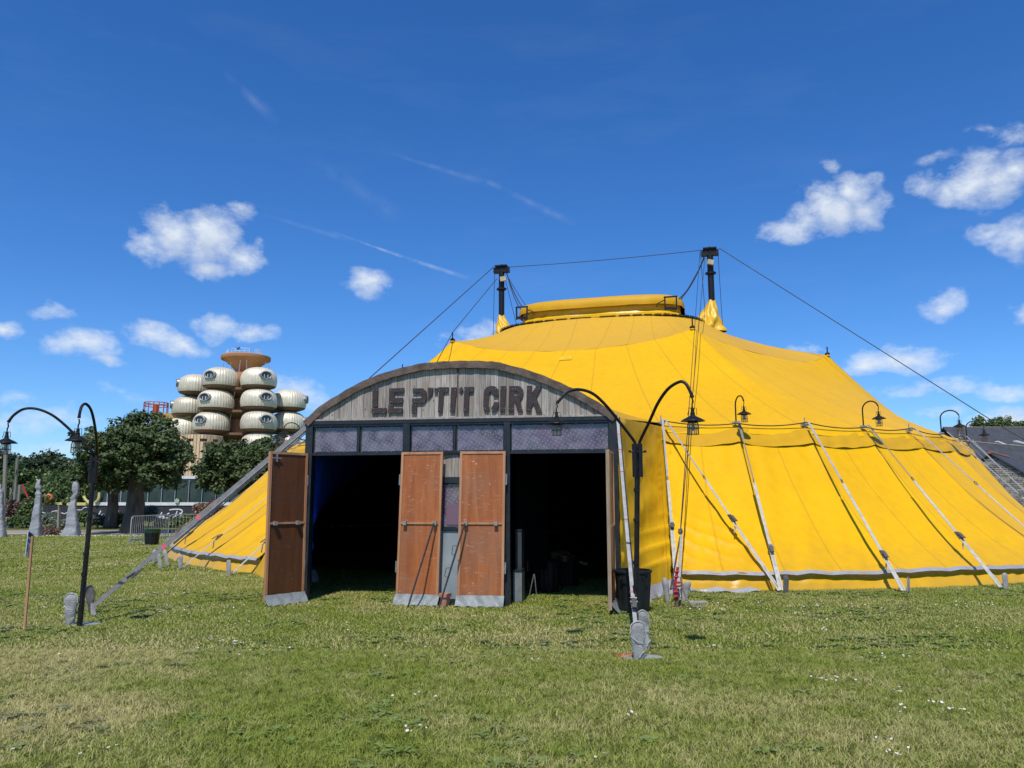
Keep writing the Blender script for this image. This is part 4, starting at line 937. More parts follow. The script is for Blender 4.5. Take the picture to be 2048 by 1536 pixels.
# doors
def leaf(p0, p1, z0, z1, tone_label, brackets, flap_side=1, tilt=0.0, hinges=True, bolt=False):
    p0, p1 = Vector(p0), Vector(p1); d = (p1 - p0); W_ = d.length; d.normalize(); n = Vector((d.y, -d.x, 0))
    if n.y > 0: n = -n
    ct, st = math.cos(tilt), math.sin(tilt)
    zc = z1
    def Q(u, w, z): # tilt in the leaf's own plane about its top hinge corner
        uu, zz = u, z - zc; return p0 + d * (uu * ct + zz * st) + n * w + Vector((0, 0, zc - uu * st * 0 + zz * ct))
    def qb(mb, u0, u1, a, b_, w0, w1): mb.hexa([Q(u0, w1, a), Q(u1, w1, a), Q(u1, w0, a), Q(u0, w0, a)], [Q(u0, w1, b_), Q(u1, w1, b_), Q(u1, w0, b_), Q(u0, w0, b_)])
    root = MB(); qb(root, .012, W_ - .012, z0 + .012, z1 - .012, -.012, .012); dr = root.build('door', m_door_shade if bolt else m_door, ent)
    if tone_label: dr['label'] = tone_label
    fr = MB(); t = .038
    qb(fr, 0, t, z0, z1, -.024, .026); qb(fr, W_ - t, W_, z0, z1, -.024, .026); qb(fr, t, W_ - t, z1 - t, z1, -.022, .024); qb(fr, t, W_ - t, z0, z0 + t, -.022, .024)
    fr.build('door_frame', m_doorframe, dr)
    mr = MB(); zm = z0 + (z1 - z0) * .515; qb(mr, t + .002, W_ - t - .002, zm - .016, zm + .012, .012, .030); mr.build('middle_rail', m_doorframe, dr)
    for u in brackets:
        bb = MB(); qb(bb, u - .028, u + .028, zm - .030, zm + .030, .030, .075); bb.build('bracket', m_zincdark, dr)
    if hinges:
        for z in (z0 + .42, z1 - .52):
            hb = MB(); a = Q(-.018, .005, z); c = Q(-.018, .005, z + .17); hb.tube([a, c], .014, 8); qb(hb, -.03, .0, z, z + .17, -.003, .006); hb.build('hinge', m_steel, dr)
    if bolt:
        bb = MB(); qb(bb, W_ - .13, W_ - .10, z1 - .16, z1 - .03, .026, .042); qb(bb, W_ - .20, W_ - .03, z1 - .11, z1 - .095, .03, .045); bb.build('bolt', m_steel, dr)
    fl = MB()
    def ff(u, v):
        x = -.01 + (W_ + .025) * u; lip = .03 + v * .09 + .015 * math.sin(u * 17 + v * 3); z = (z0 + .085) * (1 - v ** .8) + .008 + .014 * math.sin(u * 26 + 2) * v * (1 - v * .3) + .006
        return Q(x, lip, max(.006, z))
    fl.grid(ff, 34, 7); fl.build('door_flap', m_flap, dr, smooth=True)
    return Q, zm, dr
m_flap = simple('grey_tarpaulin', (.26, .285, .285), (.19, .21, .21), scale=6, rough=.6, bump=.6, bscale=12)
m_zincdark = simple('dull_bracket_metal', (.34, .34, .32), (.24, .235, .22), scale=30, rough=.6, metal=.3)
ZT = Z_SILL - .01; ZB = .07
h1 = F3(sx(619), .08, 0); f1 = Vector((A(530, 1100, 12.0).x, 12.0, 0))
leaf(h1, f1, ZB, ZT, 'brown door leaf darkened by painted shade, leftmost', (.18, .60), bolt=True, tilt=R(0.6))
m1 = F3(sx(806, 1050), .13, 0); m1e = F3(sx(890, 1050), .16, 0)
Q2, zm2, d2 = leaf(m1, m1e, ZB, ZT, 'left one of the two sunlit door leaves in the middle', (.11, .60), tilt=R(1.2))
m2e = F3(sx(1014, 1050), .13, 0); m2 = F3(sx(924, 1050), .16, 0)
Q3, zm3, d3 = leaf(m2e, m2, ZB, ZT, 'right one of the two sunlit door leaves in the middle', (.13, .60), tilt=R(-.7))
hr = F3(sx(1224), .05, 0); rr = Vector((A(1218.5, 1100, 11.17).x, 11.17, 0))
leaf(hr, rr, ZB, A(1218, 899, 11.17).z, 'rightmost door leaf seen edge on', (), hinges=False)
dd = (rr - hr).normalized(); b = MB(); b.beam(rr + Vector((0, 0, ZB)) - dd * .004, rr + Vector((0, 0, A(1218, 899, 11.17).z)) - dd * .004, .05, .06, dd); b.build('door_edge', m_dooredge, ent)
# the two steel props leaning on the doors
def prop(top, foot, label, loops=False):
    t = thing('door_prop', foot, label, 'door prop', 'steel props leaning on the middle doors')
    b = MB(); b.tube([foot, top], .014, 8); b.build('rod', simple_rod, t)
    if loops:
        d = (top - foot).normalized(); b = MB()
        for f in (.36, .62):
            p = foot.lerp(top, f); b.tube([p, p + Vector((-.05, -.01, .02)), p + Vector((-.03, 0, .14)), p + d * .15], .006, 5)
        b.build('handle_loop', simple_rod, t)
simple_rod = simple('dark_steel_rod', (.045, .04, .04), (.09, .08, .075), scale=30, rough=.5, metal=.5)
prop(Q2(.60, .10, zm2), G(815, 1217), 'plain steel prop leaning on the left sunlit door leaf')
prop(Q3((m2e - m2).length - .11, .10, zm3), G(877, 1218), 'steel prop with two small loops leaning on the right sunlit door leaf', True)
# plant pot
pt = F3(sx(898, 1195), .24, 0); t = thing('flower_pot', pt, 'small faded terracotta pot standing between the middle doors', 'pot')
b = MB(); b.lathe([(.055, 0), (.078, .16), (.074, .16), (.05, .02)], pt, 18); b.build('body', m_terra, t, smooth='auto')
b = MB(); b.lathe([(.090, .145), (.093, .148), (.096, .195), (.09, .2), (.08, .2), (.078, .15)], pt, 18, cap=False); b.build('rim', m_terra, t, smooth='auto')

# vault behind the arch, closing the way into the tent
EL_, ER_ = pol(th_k(KL), RE, 3.33), pol(th_k(KR), RE, 3.33); EL2, ER2 = pol(th_k(KL), RE - 2.0, 3.4), pol(th_k(KR), RE - 2.0, 3.4)
b = MB()
def vault(u, v):
    i = u * (len(arc) - 1); i0 = min(int(i), len(arc) - 2); p = arc[i0].lerp(arc[i0 + 1], i - i0) - ns_arc[i0] * .03
    f = F3(p.x, -.06, p.y); g = EL_.lerp(ER_, u); g.z = 3.34 + .60 * math.sin(math.pi * u); g2 = EL2.lerp(ER2, u); g2.z = 3.38 + .40 * math.sin(math.pi * u); return f.lerp(g, v / .7) if v <= .7 else g.lerp(g2, (v - .7) / .3)
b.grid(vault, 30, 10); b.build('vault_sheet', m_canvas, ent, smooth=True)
# side curtains of the tent
def curtain(name, f, top_th, mat, flip, amp, lift_z, nu=46, nv=70):
    V = []; UV = []
    for j in range(nv + 1):
        v = j / nv
        far = wall_pt(top_th + (.15 if flip else -.9), v, -.04); far = Vector((far.x, far.y, far.z)) if v < 1 else far
        zn = Z_TOP + .05; near = Vector((f.x, f.y, zn * (1 - v) + lift_z * v)); far.z = (far.z - .2) * (1 - v) ** .0 if False else far.z
        far.z -= .34 * max(0, (v - .93) / .07)
        for i in range(nu + 1):
            u = i / nu; p = near.lerp(far, u)
            nn = (far - near); nn.z = 0; nn = Vector((nn.y, -nn.x, 0)).normalized()
            if nn.y > 0: nn = -nn
            ph = (p.z * 6.0 - u * 4.2 + .6 * math.sin(u * 5 + v * 4)); w = amp * (.5 + .5 * math.sin(ph * 1.25)) ** 1.6 * math.sin(math.pi * min(1, u * 1.15)) ** .7 * (.25 + .75 * v)
            w += amp * .6 * wr(p, 1.5, 4) * math.sin(math.pi * u) + .012 * wr(p, 5, 1)
            w += -.16 * math.sin(math.pi * u) * v if amp > .03 else 0
            if u < .12: w += .05 * math.sin(v * 24 + 2 * math.sin(v * 9)) * (1 - abs(u - .06) / .06)
            w *= min(1, (1 - u) * 14 + .0)
            if .80 < u < .96: w += .008 * math.sin(v * 90 + 3 * math.sin(v * 17)) * (1 - abs(u - .88) / .08)
            V.append(p + nn * w); UV.append((u * 2.0 + .2, v))
    F = [(j * (nu + 1) + i, j * (nu + 1) + i + 1, (j + 1) * (nu + 1) + i + 1, (j + 1) * (nu + 1) + i) for j in range(nv) for i in range(nu)]
    if flip: F = [tuple(reversed(f_)) for f_ in F]
    return linkmesh(name, new_mesh(name, V, F, UV), mat, tent, smooth=True)
cf = F3(FL + .02, -.10, 0)
curtain('side_curtain', cf, th_k(KR), m_canvas, True, .060, .10)
cl_ = F3(-.02, -.10, 0)
curtain('side_curtain', cl_, th_k(KL) + .0, m_canvas, False, .03, .0)
cl2 = F3(.075, -.12, 0); o = curtain('blue_lining', cl2, th_k(KL) + .6, m_blue, False, .029, .0)
# grey ground sheeting below the right curtain
b = MB()
def gs(u, v):
    near = cf + fnrm * .05; far = wall_pt(th_k(KR), 1, 0); p = near.lerp(far, u); q = Vector((p.x, p.y, .20 * (1 - v) + .01)); q += Vector((.25, -.55, 0)) * v * (.35 + .2 * math.sin(u * 8)) ; q.z += .015 * math.sin(u * 31) * v
    if v == 1: q += Vector((0, .05 * math.sin(u * 47), 0))
    return q
b.grid(gs, 50, 5); b.build('ground_sheet', m_greyband, tent, smooth=True)
# silver strap left: from the upper left corner of the arch to a stake near the lamp post
topL = F3(-.02, .02, arc[0].y - .06); footL = G(184, 1228) + Vector((0, 0, .10))
t = thing('long_strap', footL, 'wide silver webbing strap with red marks from the arch corner down to the left stake', 'strap')
d = (footL - topL).normalized(); n = d.cross(Vector((0, 0, 1))).cross(d).normalized()
side = d.cross(n)
b = MB(); cf_ = Vector((.25, -1, .35)); b.beam(topL, footL, .062, .008, cf_); b.build('webbing', simple('grey_webbing', (.20, .20, .205), (.13, .13, .135), scale=11, rough=.6, bump=.5, bscale=140), t)
b = MB(); b.beam(topL + side * .05 - n * .05, footL.lerp(topL, .33) + side * .05 - n * .06, .04, .008, cf_); b.build('second_webbing', m_strapw, t)
b = MB()
for f in (.30, .455): p = footL.lerp(topL, f); b.beam(p - d * .025, p + d * .025, .066, .012, cf_)
b.build('red_mark', m_pinktape, t)
ratchet(t, footL.lerp(topL, .17) - n * .05, d, .8)
# silver strap right with pink tape, to the stake by the right lamp post
topR = F3(FL + .02, .06, arc[-1].y - .03); footR = G(1272, 1262, .28)
t = thing('long_strap', footR, 'silver strap bound with pink tape from the right arch corner to the lamp post stake', 'strap')
d = (footR - topR).normalized(); b = MB(); pts = sagline(topR, footR, .08, 10)
for a, c in zip(pts, pts[1:]): b.beam(a, c, .042, .008, Vector((0, -1, .3)))
b.build('webbing', m_strap, t)
b = MB(); b.tube([p + Vector((.03, 0, .01)) for p in pts], .009, 5); b.build('black_cord', m_cable, t)
b = MB()
for f in (.10, .19, .31, .55, .86): i = f * 10; p = pts[int(i)].lerp(pts[int(i) + 1], i - int(i)); b.beam(p - d * .004, p + d * .004, .066, .02, Vector((0, -1, .3)))
b.build('pink_tape', m_pinktape, t)
ratchet(t, pts[9] + Vector((0, -.03, 0)), d, .8)

# inside: curtain, crates, bins, guitar
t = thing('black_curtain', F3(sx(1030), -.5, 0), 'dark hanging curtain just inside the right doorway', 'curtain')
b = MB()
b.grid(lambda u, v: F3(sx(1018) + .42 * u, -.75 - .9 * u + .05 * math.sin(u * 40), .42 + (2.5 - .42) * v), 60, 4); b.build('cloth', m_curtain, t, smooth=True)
for i, (sxx, w, h, lb) in enumerate(((1019, .14, .48, 'pale grey lower crate just inside the right doorway'), (1019, .10, 1.1, 'taller grey case behind the crate inside the right doorway'))):
    p = F3(sx(sxx), -.35 - .25 * i, 0); t = thing('crate', p, lb, 'crate')
    b = MB(); b.hexa([p + fd * 0 + Vector((0, 0, .02)), p + fd * w + Vector((0, 0, .02)), p + fd * w - fnrm * .3 + Vector((0, 0, .02)), p - fnrm * .3 + Vector((0, 0, .02))], [p + Vector((0, 0, h)), p + fd * w + Vector((0, 0, h)), p + fd * w - fnrm * .3 + Vector((0, 0, h)), p - fnrm * .3 + Vector((0, 0, h))]); b.build('case_body', m_crate if i == 0 else m_crate2, t) if False else b.build('case_body', simple('crate_grey_%d' % i, (.20, .22, .23) if i == 0 else (.05, .06, .065), rough=.6), t)
    b = MB(); b.hexa([p + fd * -.005 + fnrm * .01 + Vector((0, 0, h)), p + fd * (w + .005) + fnrm * .01 + Vector((0, 0, h)), p + fd * (w + .005) - fnrm * .3 + Vector((0, 0, h)), p - fd * .005 - fnrm * .3 + Vector((0, 0, h))], [p + fnrm * .01 + Vector((0, 0, h + .03)), p + fd * w + fnrm * .01 + Vector((0, 0, h + .03)), p + fd * w - fnrm * .3 + Vector((0, 0, h + .03)), p - fnrm * .3 + Vector((0, 0, h + .03))]); b.build('case_lid', m_navy, t)
p = F3(sx(1041), -.55, 0); t = thing('folded_stand', p, 'white legged folded stand behind the crates in the right doorway', 'stand')
b = MB(); b.tube([p - fnrm * .3, p - fnrm * .3 + fd * .09 + Vector((0, 0, .40))], .008, 6); b.tube([p - fnrm * .3 + fd * .14, p - fnrm * .3 + fd * .10 + Vector((0, 0, .40))], .008, 6); b.build('leg', m_steel, t)
def ribbed_bin(c, r0, r1, h, label, mat=m_bin, handles=True, group=None):
    t = thing('trash_bin', c, label, 'bin', group); n = 72
    V = []; F = []; prof = [(r0 * .95, 0.0), (r0, .02), (r0 + (r1 - r0) * .15, h * .12), (r0 + (r1 - r0) * .8, h * .82), (r1 * .985, h * .86), (r1, h * .94)]
    b = MB()
    for (r, z) in prof:
        for j in range(n):
            a = 2 * math.pi * j / n; q = r * (1 + (.022 * (1 if (j // 3) % 2 else -1) if .1 * h < z < .83 * h else 0)); V.append(Vector(c) + Vector((q * math.cos(a), q * math.sin(a), z)))
    for i in range(len(prof) - 1):
        for j in range(n): k = (j + 1) % n; F.append((i * n + j, i * n + k, (i + 1) * n + k, (i + 1) * n + j))
    F.append(tuple(reversed(range(n)))); b.add(V, F); b.build('body', mat, t)
    b = MB(); b.lathe([(r1, h * .93), (r1 * 1.06, h * .94), (r1 * 1.06, h * .985), (r1 * 1.0, h), (r1 * .96, h), (r1 * .95, h * .9), (r0 * .9, .03)], c, 40, cap=False); b.build('rim', mat, t, smooth='auto')
    if handles:
        for sg in (-1, 1):
            b = MB(); a0_ = -math.pi / 2 + sg * .62 - (0.25 if sg > 0 else 0) * 0; d_ = Vector((math.cos(a0_), math.sin(a0_), 0)); s_ = Vector((-d_.y, d_.x, 0)); q = Vector(c) + d_ * r1 * 1.0 + Vector((0, 0, h * .86))
            b.tube([q - s_ * .06 + d_ * -.01, q - s_ * .055 + d_ * .035 + Vector((0, 0, -.03)), q + s_ * .055 + d_ * .035 + Vector((0, 0, -.03)), q + s_ * .06 + d_ * -.01], .010, 6); b.build('handle', mat, t)
    return t
ribbed_bin(Vector((1.76, 11.48, 0)), .215, .262, .60, 'black ribbed plastic bin outside at the right end of the entrance')
ribbed_bin(Vector((G(1096, 1184).x, G(1096, 1184).y, 0)), .19, .23, .52, 'dark bin inside the right doorway under the guitar')
ribbed_bin(Vector((G(1128, 1178).x + .12, G(1128, 1178).y + .55, 0)), .19, .23, .53, 'second dark bin behind the first inside the right doorway')
# guitar lying on the bins, neck towards the camera
gc = Vector((G(1096, 1184).x + .30, G(1096, 1184).y + .33, .585)); t = thing('guitar', gc, 'acoustic guitar lying on the dark bins inside the right doorway', 'guitar')
ga = R(-62); gx = Vector((math.cos(ga), math.sin(ga), -.16)).normalized(); gy = Vector((-gx.y, gx.x, 0)).normalized(); gz = gx.cross(gy)
out = []
for (x, w) in ((-.30, .0), (-.29, .09), (-.26, .15), (-.20, .185), (-.12, .19), (-.05, .16), (0, .125), (.05, .115), (.10, .13), (.15, .14), (.19, .12), (.215, .06), (.22, 0)): out.append((x, w))
poly = out + [(x, -w) for x, w in reversed(out[1:-1])]
def gp(x, y, z): return gc + gx * x + gy * y + gz * z
m_gtop = simple('guitar_top', (.30, .17, .08), (.22, .11, .05), scale=8, rough=.3); m_gdark = simple('guitar_dark', (.05, .025, .015), rough=.35)
b = MB(); b.prism(poly, lambda x, y: gp(x, y, .05), lambda x, y: gp(x, y, .042)); b.build('top_board', m_gtop, t)
b = MB(); b.prism([(x * .99, y * .99) for x, y in poly], lambda x, y: gp(x, y, .042), lambda x, y: gp(x, y, -.05)); b.build('body', m_gdark, t)
b = MB(); b.lathe([(.05, .0505), (.05, .052), (.001, .052)], (0, 0, 0), 20); b.V = [gp(v.x + .06, v.y, v.z) for v in b.V]; b.build('sound_hole', m_black, t)
b = MB(); b.beam(gp(.12, 0, .055), gp(.58, 0, .05), .05, .02, gz); b.build('neck', m_gdark, t)
b = MB(); b.beam(gp(.58, 0, .05), gp(.74, 0, .03), .065, .016, gz, w2=.075); b.build('headstock', m_gtop, t)
b = MB()
for i in range(3):
    for sg in (-1, 1): b.tube([gp(.61 + i * .045, sg * .035, .04), gp(.61 + i * .045, sg * .06, .04)], .007, 6)
b.build('tuning_peg', m_steel, t)
b = MB(); b.beam(gp(-.14, -.06, .056), gp(-.14, .06, .056), .02, .01, gz); b.build('bridge', m_gdark, t)
# white cloth bundle at the foot of the blue lining
p = G(626, 1166); t = thing('cloth_bundle', p, 'pale cloth bundle on the grass at the foot of the blue lining', 'cloth')
b = MB(); b.lathe([(.13, 0), (.15, .06), (.11, .17), (.05, .24), (.01, .26)], p, 14, sx=.8, sy=.6); b.V = [v + Vector((.02 * wr(v, 9), .02 * wr(v, 8), 0)) for v in b.V]; b.build('bundle', m_greycover, t, smooth=True)

# ---------------------------------------------------------------- double gooseneck lamp posts
def lamp_post(label, base, top, armA, armB, hookA, hookB, sA, sB, rpole=.031):
    t = thing('lamp_post', (base.x, base.y, 0), label, 'lamp post', 'double gooseneck lamp posts on the lawn')
    b = MB(); mid = base.lerp(top, .5) + Vector((.006, 0, 0))
    b.tube([base - Vector((0, 0, .03)), mid, top], [rpole * 1.12, rpole, rpole * .95], 12); b.build('pole', m_black, t, smooth='auto')
    b = MB()
    for f in (.1, .3, .42, .63, .78): p = base.lerp(top, f); b.lathe([(rpole * 1.22, -.02), (rpole * 1.25, .02)], p, 10)
    c = [base.lerp(top, f) + Vector((rpole + .004, -.01, 0)) for f in (.0, .2, .4, .6, .8, .9)]; b.tube(c, .006, 5); b.build('cable_ties', m_black, t)
    b = MB()
    for dx in (-.030, .030): b.tube([top + Vector((dx, -.01, -.34)), top + Vector((dx, -.01, .03))], .029, 10)
    b.tube([top + Vector((-.085, -.02, -.06)), top + Vector((.085, -.02, -.06))], .012, 6); b.tube([top + Vector((0, -.07, -.06)), top + Vector((0, .05, -.06))], .012, 6)
    b.lathe([(.016, 0), (.016, .025)], top + Vector((-.085, -.02, -.07)), 8); b.lathe([(.016, 0), (.016, .025)], top + Vector((.085, -.02, -.07)), 8)
    b.build('clamp', m_black, t, smooth='auto')
    for arm, hook, s in ((armA, hookA, sA), (armB, hookB, sB)):
        b = MB(); pts = curve_pts(arm, 7); b.tube(pts, .017, 10); b.tube([pts[-3], pts[-1]], .020, 10); b.build('gooseneck_arm', m_black, t, smooth='auto')
        L_ = bpy.data.objects.new('lantern', None); COL.objects.link(L_); L_.parent = t; L_.location = Vector(hook) - t.location; L_.empty_display_size = .1
        lantern_parts2(L_, hook, s)
    return t
def lantern_parts2(L_, hook, s): lantern_parts(L_, hook, s)
b0 = G(1270, 1300); yb = b0.y
tp = A(1274, 893, yb - .02)
hA, hB = A(1113, 806, yb - .35), A(1384, 795, yb - .75)
armA = [tp + Vector((-.02, 0, 0)), A(1268, 882, yb - .02), A(1243, 849, yb - .08), A(1212, 811, yb - .18), A(1185, 787, yb - .25), A(1157, 779, yb - .30), A(1134, 784, yb - .33), A(1121, 798, yb - .35), A(1114, 806, yb - .35)]
armB = [tp + Vector((.02, 0, 0)), A(1281, 880, yb - .04), A(1298, 845, yb - .2), A(1316, 806, yb - .4), A(1336, 778, yb - .55), A(1358, 764, yb - .66), A(1370, 766, yb - .70), A(1379, 780, yb - .73), A(1385, 795, yb - .75)]
lamp_post('black double gooseneck lamp post in front of the right end of the entrance', b0, tp, armA, armB, hA, hB, .112, .122, rpole=.026)
b1 = G(159, 1252); y1 = b1.y; tp1 = A(190, 915, y1 + .05)
hC, hD = A(16, 846, y1 - .35), A(158, 838, y1 - .75)
armC = [tp1 + Vector((-.02, 0, 0)), A(184, 903, y1), A(160, 880, y1 - .05), A(132, 852, y1 - .12), A(104, 830, y1 - .2), A(74, 818, y1 - .26), A(48, 818, y1 - .30), A(28, 830, y1 - .33), A(16, 845, y1 - .35)]
armD = [tp1 + Vector((.02, 0, 0)), A(194, 903, y1), A(193, 880, y1 - .2), A(189, 848, y1 - .4), A(182, 820, y1 - .55), A(172, 808, y1 - .65), A(164, 812, y1 - .70), A(160, 824, y1 - .74), A(158, 836, y1 - .75)]
lamp_post('black double gooseneck lamp post on the lawn at the left', b1, tp1, armC, armD, hC, hD, .128, .134, rpole=.030)

# covered stakes at the lamp posts
def cover(p, w, h, label, lean=0.0, mat=None, dep=.45, sx_=1.0, cord=True):
    t = thing('stake_cover', p, label, 'stake', 'grey fabric covered stakes by the lamp posts'); n = 20
    b = MB(); V = []; rows = 14
    for j in range(rows + 1):
        v = j / rows; r = w / 2 * (.66 + .40 * min(1, v / .75)) * (1 if v < .78 else math.sqrt(max(0.0, 1 - ((v - .78) / .22) ** 2)) * .98 + .02)
        for i in range(n):
            a = 2 * math.pi * i / n; q = Vector((math.cos(a) * r, math.sin(a) * r * dep, h * v)); q.x += lean * v * h
            q += Vector((.010 * wr(q, 11, p.x), .012 * wr(q, 9, p.x + 3), 0)); V.append(p + q)
    F = [(j * n + i, j * n + (i + 1) % n, (j + 1) * n + (i + 1) % n, (j + 1) * n + i) for j in range(rows) for i in range(n)]
    F.append(tuple(rows * n + i for i in range(n))); b.add(V, F); b.build('fabric', mat or m_greycover, t, smooth=True)
    if cord:
        b = MB(); e = []
        for s_ in [i / 24 for i in range(25)]:
            a = math.pi * s_; v = .76 + .24 * math.sin(a) ** .6 if 0 < s_ < 1 else .70; r = w / 2 * 1.04
            e.append(p + Vector((-math.cos(a) * r * (1 if v < .9 else (1 - ((v - .78) / .23) ** 4 * .35)) + lean * v * h, -.012 - dep * r * math.sin(a) * .4, h * v)))
        b.tube(e, .006, 5)
        b.tube([p + Vector((-w * .50, -.02, h * .62)), p + Vector((-w * .1, -w * dep * .62, h * .50)), p + Vector((w * .28, -w * dep * .5, h * .47))], .004, 5)
        b.tube([p + Vector((w * .05, -w * dep * .55, h * .10)), p + Vector((w * .2, -w * dep * .6, h * .2)), p + Vector((w * .4, -w * dep * .3, h * .26))], .005, 5)
        b.build('cord', m_cord, t)
    return t
m_cord = simple('pale_cord', (.55, .54, .5), rough=.8)
c0 = G(1277, 1322); cover(c0, .15, .39, 'front grey covered stake standing on the oval plate at the right lamp post')
c1_ = G(1292, 1300); cover(c1_, .12, .42, 'grey covered stake just behind the right lamp post', lean=-.08)
t = thing('base_plate', G(1282, 1322), 'flat oval grey metal plate in the grass under the right lamp post', 'plate')
b = MB(); b.lathe([(.215, .0), (.22, .012), (.20, .018), (.001, .020)], G(1283, 1316), 30, sy=.55); b.build('plate', m_zinc, t, smooth='auto')
def paint_grass(px, py, n, r, col, label):
    p = G(px, py); V = []; F = []
    for i in range(n):
        a = random.uniform(0, 6.28); rr_ = r * random.random() ** .5; c = Vector((p.x + math.cos(a) * rr_ * 1.4, p.y + math.sin(a) * rr_, 0)); l = random.uniform(0, 6.28); h = random.uniform(.02, .05)
        d_ = Vector((math.cos(l), math.sin(l), 0)); k = len(V); V += [c - d_ * .004, c + d_ * .004, c + Vector((random.uniform(-.02, .02), random.uniform(-.02, .02), h))]; F.append((k, k + 1, k + 2))
    o = linkmesh('painted_grass', new_mesh('painted_grass', V, F), simple('orange_spray_paint', (.75, .16, .05), rough=.8)); tagp(o, label, 'grass', kind='stuff')
paint_grass(1252, 1316, 230, .085, None, 'grass blades sprayed orange beside the plate')
cover(G(139, 1251), .165, .41, 'light grey covered stake left of the left lamp post', lean=.0)
cover(G(181, 1226) + Vector((.0, .02, 0)), .125, .39, 'dark grey covered stake behind the left lamp post at the strap foot', lean=-.15, mat=m_darkcover, cord=False)
t = thing('plate_strap', G(185, 1245), 'grey metal plate and strap end curling on the grass by the left lamp post', 'plate')
b = MB(); b.lathe([(.20, 0), (.20, .012), (.001, .015)], G(170, 1249), 24, sy=.5); b.build('plate', m_zinc, t)
b = MB(); p = G(186, 1230) + Vector((0, -.02, .16)); pts = [p, p + Vector((.03, -.04, -.10)), p + Vector((.08, -.09, -.145)), p + Vector((.16, -.11, -.145))]
for a, c in zip(curve_pts(pts, 4), curve_pts(pts, 4)[1:]): b.beam(a, c, .07, .008, Vector((.6, 0, 1)))
b.build('strap_end', m_strap, t)
# stakes further left
for (px, py, h, lean, lb) in ((322, 1152 - 14, .38, -.25, 'leaning grey covered stake behind the long silver strap'), (336, 1133, .42, -.30, 'second leaning stake where the left wall straps meet'), (303 + 67, 1101, .34, 0, 'small grey covered stake beyond the strap near the barriers'), (418, 1094, .3, .1, 'small pale stake at the far left foot of the tent')):
    stake(G(px, py), lb, h=h, lean=(lean, 0), r=.05)
# sign board on a wooden stake
sb = G(49, 1258); stp = A(61, 1112, sb.y)
t = thing('notice_sign', sb, 'small paper notice on a thin wooden stake at the left edge of the lawn', 'sign')
b = MB(); b.beam(sb, stp + Vector((0, 0, .25)), .028, .022, (0, 1, 0)); b.build('stake', m_stakewood, t)
sd = Vector((.42, .90, 0)).normalized(); pl = A(52, 1114, sb.y - .10); 
c00, c10, c11, c01 = A(50, 1112, sb.y - .06), A(61, 1120, sb.y + .03), A(67, 1069, sb.y + .03), A(56, 1061, sb.y - .06)
nrm_ = (c10 - c00).cross(c01 - c00).normalized()
if nrm_.y > 0: nrm_ = -nrm_
def bq(a0, a1, b0_, b1_, off, th, mat, nm):
    def at_(u, v): return (c00.lerp(c10, u)).lerp(c01.lerp(c11, u), v)
    b = MB(); P4 = [at_(a0, b0_), at_(a1, b0_), at_(a1, b1_), at_(a0, b1_)]
    b.hexa([p + nrm_ * off for p in P4], [p + nrm_ * (off + th) for p in P4]); b.build(nm, mat, t)
bq(0, 1, 0, 1, 0, .006, m_white, 'board'); mb1 = simple('print_blue', (.12, .2, .5), rough=.6); mb2 = simple('print_dark', (.05, .06, .10), rough=.6); mb3 = simple('print_grey', (.3, .32, .36), rough=.6)
bq(.05, .95, .80, .97, .0065, .0008, mb2, 'printed_header'); bq(.1, .8, .56, .72, .0065, .0008, mb1, 'printed_block'); bq(.4, .85, .08, .42, .0065, .0008, mb3, 'printed_picture'); bq(.12, .3, .2, .5, .0065, .0008, mb1, 'printed_block')
# red chain tackle that holds the mast cable
an = G(1350, 1216)
m_chain = simple('rusty_chain', (.12, .08, .05), rough=.7)
cdir = (MTR - U * .35 - an).normalized(); ce = an + cdir * 1.95
for i, (dx, lb) in enumerate(((0, 'front thin cable from the right mast to the red tackle'), (.05, 'rear thin cable from the right mast down to the tackle'))):
    rope('guy_cable', [MTR - U * .35 + U * dx * 4, ce + Vector((dx * .3, .05 * i, 0))], .009, lb, 'cable')
t = thing('tackle', an, 'red and silver chain tackle anchoring the mast cable right of the bin', 'tackle')
b = MB(); L0 = 1.75
for i in range(46):
    p = ce - cdir * (.16 + i * .030) + Vector((-.018 * (i / 46) * 5, 0, 0)); b.lathe([(.012, -.018), (.016, 0), (.012, .018)], p, 6, sx=1 if i % 2 else .5, sy=.5 if i % 2 else 1, cap=False)
b.build('chain', m_chain, t)
b = MB(); b.lathe([(.03, -.05), (.045, 0), (.03, .05)], ce, 10, sy=.5); b.build('shackle', m_ratch, t)
b = MB(); q0 = an + Vector((.05, -.01, .12)); 
for a, c in zip(sagline(ce - cdir * .1 + Vector((.02, 0, 0)), q0, -.01, 6), sagline(ce - cdir * .1 + Vector((.02, 0, 0)), q0, -.01, 6)[1:]): b.beam(a, c, .045, .012, (0, -1, .2))
b.build('strap', m_strap, t)
b = MB(); r0_ = an + Vector((.02, -.03, .15)); r1_ = an + Vector((.06, -.01, .60)); b.tube([r0_, r0_.lerp(r1_, .5) + Vector((-.03, 0, 0)), r1_], .022, 8)
for f in (.05, .2, .38, .5, .68, .85): b.lathe([(.03, -.015), (.045, 0), (.03, .015)], r0_.lerp(r1_, f) + Vector((-.015 + .03 * (int(f * 10) % 2), 0, 0)), 8)
b.build('turnbuckle', m_red, t)
b = MB(); b.tube([r0_.lerp(r1_, .35) - Vector((.02, 0, 0)), r0_.lerp(r1_, .3) + Vector((-.10, -.04, .0))], .012, 6); b.tube([r0_, an + Vector((0, 0, .02))], .016, 6); b.build('lever', m_chain, t)
b = MB(); b.tube([an + Vector((.10, .0, .45)), an + Vector((.13, 0, .28)), an + Vector((.18, -.02, .12)), an + Vector((.26, -.04, .02)), an + Vector((.36, .02, .015)), an + Vector((.44, .0, .015))], .016, 6); b.build('tail_rope', m_rope, t)
